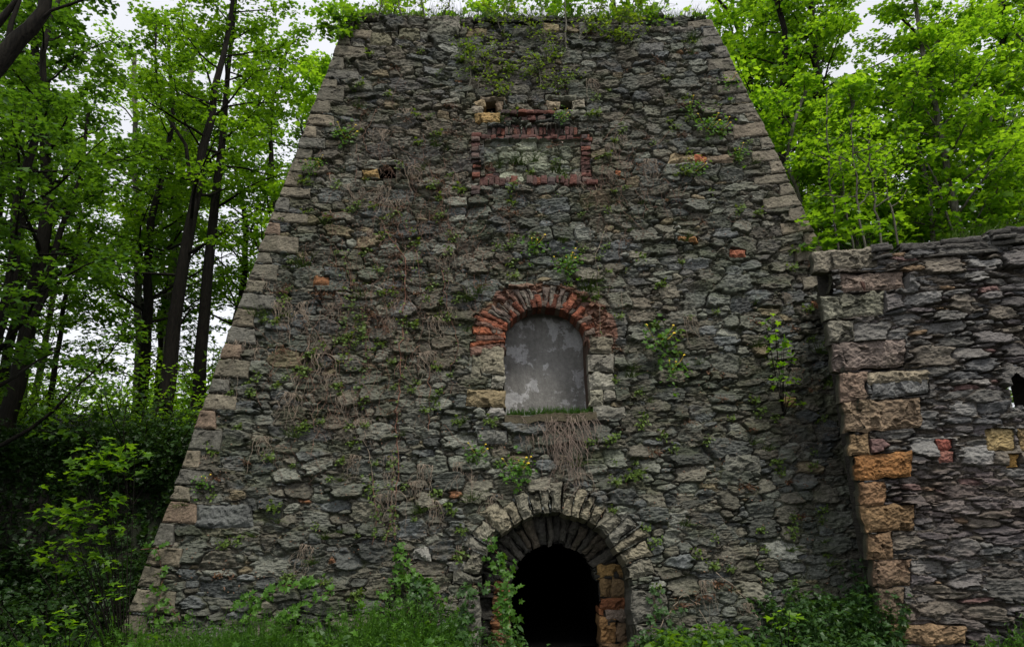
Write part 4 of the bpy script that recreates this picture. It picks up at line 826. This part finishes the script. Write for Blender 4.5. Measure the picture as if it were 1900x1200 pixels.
INFO = {'tuft': ('tiny green herb rooted in a joint of the tower face', 'wall plant', 'small green herbs rooted in the tower face'), 'red': ('reddish brown creeper sprig clinging to the tower face', 'creeper', 'reddish creeper sprigs on the tower face'),
        'grass': ('tuft of thin grass growing from the tower face', 'grass tuft', 'grass tufts on the tower face'), 'roots': ('bunch of dry pale roots hanging down the tower face', 'dead roots', 'bunches of dead roots on the tower face'),
        'celandine': ('leafy yellow flowered plant on the tower face', 'wildflower', 'yellow flowered plants on the tower face')}
pi = {k: 0 for k in protos}
def put(kind, px, py, s=1.0, label=None, cat=None, group=True, at=None):
    i = pi[kind]; pi[kind] += 1; p = at if at is not None else fp(px, py, .0); pr = protos[kind][i % len(protos[kind])]
    lb_, ct_, gr_ = INFO[kind]; lab = label or lb_; r = (0, g.uniform(-.3, .3), g.uniform(-.15, .15)); mir = -1 if g.random() < .0 else 1
    if i < len(protos[kind]): o = pr; o.location = p; o.rotation_euler = r; o.scale = (s, s, s); o['label'] = lab; o['category'] = cat or ct_
    else: o = copy_tree(pr, p, r, s, lab, None, cat or ct_)
    if group: o['group'] = gr_
    elif 'group' in o: del o['group']
    return o
def okpt(px, py, m=0):
    u, s = f(px, py); return (u > xl(s)+.15) and (u < xr(s)-.15) and s < STOP and s > .2 and not win(np.array(u), np.array(s), .1) and not dor(np.array(u), np.array(s), .15)
def scatter(kind, n, dens, smin=.6, smax=1.3, seed=0):
    gg = np.random.default_rng(seed); c = 0; tr = 0
    while c < n and tr < 20000:
        tr += 1; px, py = gg.uniform(230, 1560), gg.uniform(60, 1120)
        if not okpt(px, py) or gg.random() > dens(px, py): continue
        put(kind, px, py, gg.uniform(smin, smax)); c += 1
blob = lambda px, py, cx, cy, rx, ry: math.exp(-((px-cx)/rx)**2-((py-cy)/ry)**2)
scatter('tuft', 270, lambda x, y: .22+.75*blob(x, y, 690, 560, 130, 220)+.3*blob(x, y, 1000, 480, 200, 80)+.25*blob(x, y, 1280, 240, 100, 80), .55, 1.15, 1)
scatter('red', 90, lambda x, y: .08+.9*blob(x, y, 800, 360, 130, 150)+.5*blob(x, y, 690, 560, 120, 150), .7, 1.3, 2)
scatter('grass', 60, lambda x, y: .25, .6, 1.2, 3)
scatter('roots', 64, lambda x, y: .12+.8*blob(x, y, 640, 600, 160, 260)+.5*blob(x, y, 800, 330, 180, 70)+.3*blob(x, y, 1220, 280, 90, 60), .5, 1.05, 4)
for (x, y, s) in [(556, 575, 1.2), (455, 625, 1.2), (420, 690, .95), (500, 500, 1.0), (440, 640, 1.0), (715, 345, 1.0), (765, 310, 1.0), (1078, 325, 1.2), (590, 660, 1.2), (560, 690, 1.1), (560, 560, 1.0), (1205, 300, 1.0), (725, 375, .9), (1080, 318, 1), (740, 370, .9)]: put('roots', x, y, s)
for (x, y, s) in [(955, 880, 1.2), (968, 870, .9), (1220, 640, 1.5), (1245, 690, 1.2), (640, 255, 1.2), (1350, 160, 1.1), (1310, 245, 1.3), (1370, 290, .9), (885, 845, .9), (990, 460, 1.1), (1050, 500, 1.1), (1280, 205, 1.0), (1335, 245, 1.1), (378, 895, .7), (1290, 320, 1.0), (1060, 490, 1.0), (575, 315, .8), (590, 305, .7), (1040, 225, .8)]: put('celandine', x, y, s)
for (x, y, s) in [(870, 560, 1.5), (885, 545, 1.3), (1090, 545, 1.6), (1105, 530, 1.4), (1080, 560, 1.2), (990, 300, 1.5), (1035, 320, 1.5), (925, 310, 1.2), (560, 500, 1.6), (470, 590, 1.4), (965, 305, 1.3)]: put('grass', x, y, s)
# grass strip on the window sill with a curtain of dead roots below it
mb = MB(); gg = np.random.default_rng(9); zs = wb/LS
for i in range(520):
    x = gg.uniform(wl+.02, wr-.02); y = KB*zs+gg.uniform(-.1, .3); L = gg.uniform(.05, .17)*(1.25-abs(x-wc)/wR*.3); tube(mb, curve((x, y, zs), (gg.normal(0, .35), -.35, 1), L, gg, 4, .2, -.5), [.006, .006, .005, .003, .001], 3)
o = mb.build('sill_grass', M_leafG, None, (wc, KB*zs, zs)); tag(o, 'strip of fresh grass growing on the sill of the blocked window', 'grass')
mb = MB()
for i in range(150):
    u0 = gg.normal(wc+.18, .38); u0 = np.clip(u0, wl-.05, wr+.0); L = (.25+1.25*blob(u0, 0, wc+.3, 0, .36, 1))*gg.uniform(.2, 1.0); p = [TW.P(u0, wb-.03+gg.uniform(-.45, .02), .06)]; d = TW.n*gg.uniform(.1, .9)+TW.ex*gg.normal(0, .6)
    for j in range(11):
        d = d*.7+(-TW.t*.55+TW.ex*(gg.normal(0, .55)+(wc+.22-u0)*.08)-TW.n*(.18 if ((p[-1]-TW.O)@TW.n) > .14 else -.08)); d /= np.linalg.norm(d); p.append(p[-1]+d*L/11)
    tube(mb, p, np.linspace(.005, .002, 12), 3)
o = mb.build('root_curtain', plain_mat('purple_root', (.165, .125, .10), .45), None, (wc, KB*zs, zs)); tag(o, 'thick curtain of dead roots hanging below the blocked window', 'dead roots')
# long climbing stems
def stem_thing(name, paths, mat, label, cat, seed, leafmat=None, lsize=.07, rad=.009, per=.16, tmpl=LOBED, h=.05, leafn=2, group=None, both=True):
    g = np.random.default_rng(seed); mb = MB(); pos = []; L0 = fp(*paths[0][0])
    for pth in paths:
        q = []
        for (a, b) in zip(pth[:-1], pth[1:]):
            n = max(2, int(math.hypot(b[0]-a[0], b[1]-a[1])/9))
            for t in np.linspace(0, 1, n, endpoint=False): q.append((a[0]+(b[0]-a[0])*t+g.normal(0, 1.6), a[1]+(b[1]-a[1])*t))
        q.append(pth[-1]); P = []
        for (x, y) in q: u, s = f(x, y, h); hh = float(np.clip(hf_at(RT, u, s), -.03, .12)) if not dor(np.array(u), np.array(s), .02) else -.02; P.append(TW.P(u, s, hh+h*g.uniform(.3, 1.0)))
        P = np.array(P); tube(mb, P, np.linspace(rad, rad*.6, len(P)), 5)
        if leafmat:
            seg = np.linalg.norm(np.diff(P, axis=0), axis=1).sum(); m = int(seg/per*leafn); tt = g.uniform(0, len(P)-1.01, m).astype(int)
            pos.append(P[tt]+TW.ex*g.normal(0, .07, m)[:, None]+TW.n*g.uniform(.02, .14, m)[:, None]+TW.t*g.normal(0, .04, m)[:, None])
    if leafmat:
        t = thing(name, tuple(L0), label, cat, group); mb.build('stem', mat, t, tuple(L0)); leaf_mesh('foliage', np.concatenate(pos), lsize, .4, g, leafmat, t, tuple(L0), tmpl, up=(0, -.75, .6))
    else: o = mb.build(name, mat, None, tuple(L0)); tag(o, label, cat, group)
stem_thing('climbing_vine', [[(710, 420), (730, 450), (752, 480), (752, 540), (746, 620), (742, 700), (735, 790), (740, 860), (733, 930), (732, 1000)]], M_vine, 'long red brown vine stem running straight down left of the blocked window', 'vine', 1, M_tuft, .055, .012, .22)
stem_thing('climbing_vine', [[(798, 680), (796, 740), (795, 800)]], M_vine, 'short thin red vine stem left of the blocked window sill', 'vine', 2, None, rad=.008)
stem_thing('climbing_vine', [[(700, 380), (735, 385), (775, 470), (780, 540)], [(822, 500), (828, 560), (850, 640), (835, 690)]], M_vine, 'tangled thin vine above and left of the brick arch', 'vine', 3, M_tuft, .05, .008, .3)
stem_thing('climbing_vine', [[(575, 620), (560, 690), (545, 740), (548, 790)], [(600, 560), (585, 640), (568, 700)]], M_dry, 'pale grey stems trailing down the left part of the tower', 'vine', 4, None, rad=.008)
stem_thing('climbing_vine', [[(1125, 425), (1105, 470), (1112, 560), (1118, 640)], [(1150, 540), (1160, 600)]], M_dry, 'pale stem hanging past the right end of the brick arch', 'vine', 5, M_tuft, .04, .007, .35)
stem_thing('climbing_vine', [[(675, 800), (690, 880), (697, 950)]], M_dry, 'thin pale stem low on the tower left of the doorway', 'vine', 6, None, rad=.007)
stem_thing('climbing_vine', [[(690, 880), (700, 960), (690, 1010)], [(730, 860), (725, 960), (715, 1010)], [(640, 470), (655, 540), (640, 620), (650, 700)], [(668, 560), (680, 640), (665, 730)]], M_vine, 'leafy creeper with small leaves on the tower left of the long red vine', 'creeper', 7, M_tuft, .06, .006, .07)
BR = 'lobed leaf bramble climbing in front of the tower '
stem_thing('bramble', [[(700, 1190), (705, 1120), (740, 1060), (800, 1085), (830, 1120)], [(720, 1190), (760, 1130), (740, 1010)]], M_vine, BR+'left of the doorway', 'bramble', 11, M_leafG, .12, .007, .055, h=.18)
stem_thing('bramble', [[(790, 1200), (800, 1140), (770, 1080), (790, 1075)], [(850, 1200), (860, 1140), (880, 1080)], [(760, 1200), (820, 1165), (870, 1150)]], M_vine, 'bramble massed at the foot of the left door jamb', 'bramble', 12, M_leafD, .12, .007, .035, h=.25)
stem_thing('bramble', [[(930, 1200), (942, 1120), (945, 1060), (910, 1010), (915, 990)], [(945, 1150), (925, 1090), (900, 1080)], [(960, 1200), (935, 1150), (930, 1110)], [(912, 1040), (940, 1080)]], M_vine, 'bramble strands hanging in the left side of the doorway', 'bramble', 13, M_leafG, .115, .007, .05, h=.05)
stem_thing('bramble', [[(460, 1150), (480, 1110), (520, 1085), (600, 1080)], [(500, 1160), (560, 1120), (620, 1090)], [(430, 1130), (470, 1100)]], M_vine, 'low bramble with pale leaves at the foot of the tower, left of centre', 'bramble', 14, M_leafG, .11, .006, .06, h=.25)
stem_thing('bramble', [[(282, 1150), (300, 1080), (290, 1015)], [(330, 1150), (300, 1100)], [(265, 1020), (320, 1010)]], M_vine, 'small bramble climbing the left corner stones of the tower', 'bramble', 15, M_leafG, .11, .006, .13, h=.12)
stem_thing('bramble', [[(1180, 1200), (1220, 1150), (1215, 1090)], [(1240, 1190), (1250, 1130), (1290, 1120)]], M_vine, 'bramble with dark leaves right of the doorway', 'bramble', 16, M_leafD, .10, .007, .07, h=.2)
stem_thing('arching_cane', [[(1200, 1200), (1270, 1100), (1300, 1120), (1330, 1190)], [(1330, 1060), (1400, 1120), (1420, 1195)], [(700, 1120), (760, 1150), (790, 1180)]], M_dry, 'bare dry bramble canes arching low on the tower right of the doorway', 'canes', 17, None, rad=.007, h=.3)

# a web of fine reddish twigs over the upper middle and left of the face
for k, (cx, cy, rx, ry, n, lab) in enumerate([(790, 360, 120, 120, 110, 'reddish web of fine creeper twigs left of the brick frame'), (690, 560, 110, 170, 120, 'reddish web of fine creeper twigs on the middle left of the tower'), (1180, 330, 110, 90, 45, 'thin reddish creeper twigs right of the brick frame'), (590, 680, 100, 150, 55, 'fine brown creeper twigs low on the left half of the tower'), (960, 520, 120, 60, 20, 'fine creeper twigs trailing over the brick arch')]):
    gw = np.random.default_rng(300+k); pths = []
    for i in range(n):
        x = np.clip(gw.normal(cx, rx*.6), cx-rx*1.6, cx+rx*1.6); y = gw.normal(cy, ry*.6); pt = [(x, y)]; dx = gw.normal(0, 1)
        for j in range(gw.integers(3, 8)): dx = dx*.6+gw.normal(0, .9); pt.append((pt[-1][0]+dx*7, pt[-1][1]+gw.uniform(4, 20)))
        if all(okpt(a, b) for a, b in pt): pths.append(pt)
    stem_thing('creeper_web', pths, M_web, lab, 'creeper', 310+k, M_red if k < 3 else None, .035, .0042, .5, OVAL, .04, 2)
# shrubs of the tower head: small pale green leaves on fine wands
def wand_shrub(paths, seed, label, mat=M_leafS, size=.07, mbark=M_barkP, rad=.018, dens=38, name='wall_shrub', spread=.17, hb=.1):
    g = np.random.default_rng(seed); mb = MB(); pos = []; L0 = fp(*paths[0][0])
    for pth in paths:
        P = []
        for i, (x, y) in enumerate(pth): P.append(TW.P(*f(x, y, hb*i), hb*i))
        P = np.array(P); T = np.linspace(0, 1, 14); P = np.stack([np.interp(T, np.linspace(0, 1, len(P)), P[:, k]) for k in range(3)], -1)+g.normal(0, .015, (14, 3)); tube(mb, P, np.linspace(rad, rad*.3, 14), 5)
        for k in range(3, 14):
            for _ in range(2):
                b = curve(P[k], g.normal(0, 1, 3)*np.array([1, .6, .6]), g.uniform(.15, .45), g, 4, .3); tube(mb, b, .004, 3)
                m = max(1, int(dens/10)); tt = g.integers(1, 5, m); pos.append(b[tt]+g.normal(0, spread*.25, (m, 3)))
    t = thing(name, tuple(L0), label, 'shrub'); mb.build('stems', mbark, t, tuple(L0)); leaf_mesh('foliage', np.concatenate(pos), size, .5, g, mat, t, tuple(L0), SIMPLE, up=(0, -.3, .9))
wand_shrub([[(868, 185), (872, 130), (862, 95), (880, 60)], [(885, 170), (900, 120), (930, 80)], [(880, 150), (915, 150), (935, 165)], [(900, 110), (870, 90), (850, 85)]], 61, 'wispy shrub rooted above the left square hole', dens=60)
wand_shrub([[(1005, 185), (1000, 130), (985, 100)], [(1005, 180), (1030, 150), (1060, 140)], [(1000, 150), (960, 130), (945, 120)]], 62, 'sparse low shrub between the two square holes', dens=80, size=.06)
wand_shrub([[(1012, 110), (1010, 60), (1005, 20), (1000, -20)], [(1010, 90), (1020, 110), (1028, 75)], [(1010, 70), (985, 50), (960, 30)], [(930, 60), (920, 30), (900, 10)], [(935, 60), (940, 20), (955, -15)]], 63, 'pale green shrub at the top of the tower left of the white stem', dens=50)
wand_shrub([[(1051, 98), (1050, 60), (1049, 0), (1048, -50)]], 64, 'single straight whitish sapling stem near the top of the tower', rad=.03, dens=14)
wand_shrub([[(1075, 80), (1100, 50), (1150, 30), (1185, 35)], [(1075, 75), (1085, 40), (1120, 0), (1140, -30)], [(1080, 60), (1130, 60), (1180, 65)], [(1130, 40), (1170, 15), (1200, -10)]], 65, 'spreading shrub at the top of the tower right of the white stem', dens=95, size=.085)
wand_shrub([[(1215, 60), (1222, 30), (1235, 0)], [(1218, 50), (1205, 30), (1210, 10)]], 66, 'small bright leafed shrub near the right end of the tower top', dens=34, mat=M_leafM, size=.10)
wand_shrub([[(640, 90), (635, 60), (625, 40), (640, 15)], [(640, 80), (655, 50), (660, 20)], [(630, 60), (612, 48), (605, 40)]], 67, 'leafy shrub on the upper left corner of the tower', dens=60, mat=M_leafM, size=.12)
wand_shrub([[(700, 40), (705, 15), (720, -20)], [(745, 35), (740, 0), (735, -30)], [(790, 35), (782, 5), (775, -25)], [(820, 30), (835, 5), (850, -20)]], 68, 'row of thin grey stems with light leaves on the left half of the tower top', dens=34, rad=.025)
# herbs fringing the tower top: not countable
gg = np.random.default_rng(77); P = []; mb = MB()
for i in range(2600):
    u = gg.uniform(xl(STOP)+.1, xr(STOP)-.1); y0 = gg.uniform(-.1, .8); b = TW.P(u, STOP, 0)+np.array([0, y0, -.05+.15*min(1, y0)]); L = gg.uniform(.12, .45); tube(mb, curve(b, (gg.normal(0, .35), -.25, 1), L, gg, 4, .2, -.5), [.006, .006, .005, .004, .001], 3)
o = mb.build('top_grass', M_leafS, None, tuple(TW.P(XC, STOP, 0))); tag(o, 'fringe of fine grass along the top edge of the tower', 'grass', kind='stuff')
# dead leaves and scree lodged on the ledges
gg = np.random.default_rng(78); P = []
while len(P) < 9000:
    px, py = gg.uniform(250, 1540), gg.uniform(150, 1100)
    if gg.random() > .10+.9*blob(px, py, 800, 370, 150, 160)+.55*blob(px, py, 690, 560, 140, 180)+.4*blob(px, py, 1180, 330, 130, 120): continue
    u, s = f(px, py)
    if not (xl(s)+.1 < u < xr(s)-.1) or win(np.array(u), np.array(s)) or dor(np.array(u), np.array(s)): continue
    if s > STOP: continue
    P.append(TW.P(u, s, hf_at(RT, u, s)+.012))
tag(leaf_mesh('leaf_litter', np.array(P), .036, .8, gg, M_litter, up=(0, -.6, .7), tmpl=OVAL), 'brown dead leaves lodged in the joints of the tower face', 'leaf litter', kind='stuff')

# ---- ground vegetation
gg = np.random.default_rng(80)
def herb(n, xr_, yr_, h, size, mat, name, label, tmpl, dens=7, hf=None, tilt=.45, lean=.18):
    P = []; mb = MB()
    for i in range(n):
        x, y = gg.uniform(*xr_), gg.uniform(*yr_); hh = h*gg.uniform(.55, 1.15)*(hf(x, y) if hf else 1)
        if hh < .05: continue
        z = ground_z(x, y); c = curve((x, y, z-.03), (gg.normal(0, lean), gg.normal(0, lean), 1), hh, gg, 5, .25); tube(mb, c, [.005]*5+[.002], 3, (.05, .09, .02))
        for k in range(dens): t = gg.uniform(.25, 1)*5; j = min(int(t), 4); q = c[j]+(c[j+1]-c[j])*(t-j); P.append(q)
        P.append(c[-1])
    V, F = leaves(np.array(P), size, tilt, gg, tmpl); mb2 = MB(); mb2.add(V, F); mb2.V += []; 
    nb = mb2.n
    for v, in zip(mb.V): mb2.V.append(v); mb2.C.append(np.ones((len(v), 3)))
    for k_, fl in mb.F.items(): mb2.F.setdefault(k_, []).extend([f_+nb for f_ in fl])
    o = mb2.build(name, mat); tag(o, label, 'undergrowth', kind='stuff')
herb(6500, (-7.3, -.3), (-2.8, -.05), 1.0, .065, M_leafG, 'cleavers', 'dense bright green cleavers at the foot of the tower, left of the doorway', SLIM, 14, lambda x, y: .45+.85*vn(x*1.8, y*1.8, 3), .8, .3)
herb(650, (-7.0, -.4), (-2.9, -.1), .95, .10, M_leafG, 'weeds', 'taller broad leaved weeds standing among the cleavers left of the doorway', LOBED, 8, lambda x, y: .5+.8*vn(x*2.3, y*2.3, 13), .6, .3)
herb(500, (-3.2, .6), (-2.6, -.2), .75, .10, M_leafD, 'nettles', 'dark leafy herbs at the foot of the tower by the doorway', OVAL, 12, lambda x, y: .7+.6*vn(x*2, y*2, 4))
herb(900, (2.3, 6.2), (-2.6, -.1), .72, .10, M_leafD, 'nettles', 'dark nettle bed between the doorway and the ruined wall', OVAL, 12, lambda x, y: (.55+.5*vn(x*1.4, y*1.4, 4))*(1 if x > 2.6 else .6))
herb(420, (4.7, 6.3), (-1.1, -.1), 1.5, .095, M_leafD, 'ivy', 'dark ivy heaped in the corner between tower and ruined wall', LOBED, 16, lambda x, y: .5+.6*vn(x*2, y*2, 8))
herb(300, (2.6, 4.0), (-2.0, -.4), .62, .13, M_leafM, 'herb_patch', 'brighter broad leaved herbs right of the doorway', OVAL, 6)
herb(2200, (6.3, 12), (-4.2, -1.3), .55, .09, M_leafG, 'long_grass', 'long grass at the foot of the ruined wall', SLIM, 9, lambda x, y: .5+1.0*ss(6.5, 8.5, x), 1.2)
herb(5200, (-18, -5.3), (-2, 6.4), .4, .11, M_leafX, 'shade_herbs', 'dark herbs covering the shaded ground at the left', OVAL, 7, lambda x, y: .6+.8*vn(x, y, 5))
sprays_thing('maple_seedling', [(1465, 1135), (1440, 1145), (1480, 1150), (1455, 1165), (1475, 1180)], -1.6, 91, M_leafR, .15, 'bright maple seedling among the nettles right of the doorway', 'maple seedling', 3, .12, stem=np.array([*at_y(1460, 1230, -1.6)[:2], .05]))
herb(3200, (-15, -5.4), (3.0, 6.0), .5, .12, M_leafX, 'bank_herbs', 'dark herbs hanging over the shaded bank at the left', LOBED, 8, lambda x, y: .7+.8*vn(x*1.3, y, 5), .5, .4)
# grass and herbs crowning the ruined wall
P = []; mb = MB()
for i in range(1500):
    u_ = gg.uniform(.5, ulen); d_ = gg.uniform(-.6, -.05); b = RW.P(u_, float(zt_w(u_))-.05, d_); tube(mb, curve(b, (gg.normal(0, .35), -.2, 1), gg.uniform(.06, .28)*(1 if u_ < 2 else 1.5), gg, 4, .2, -.6), [.004, .004, .004, .003, .001], 3)
tag(mb.build('wall_top_grass', M_leafS), 'grass growing on top of the ruined wall', 'grass', kind='stuff')
# fill of far wood: reads as one mass
P = []; gg = np.random.default_rng(90)
for x0, x1, y0, y1, z0, z1, n in ((-60, -5, 34, 52, 5, 12.5, 2600), (5, 60, 30, 50, 4, 19, 1500)):
    for i in range(n): spray(np.array([gg.uniform(x0, x1), gg.uniform(y0, y1), gg.uniform(z0, z1)]), 1.5, 12, gg, P)
tag(leaf_mesh('far_wood', np.concatenate(P), .34, .4, gg, M_leafR), 'far green wood closing the view behind the nearer trees', 'wood', kind='stuff')
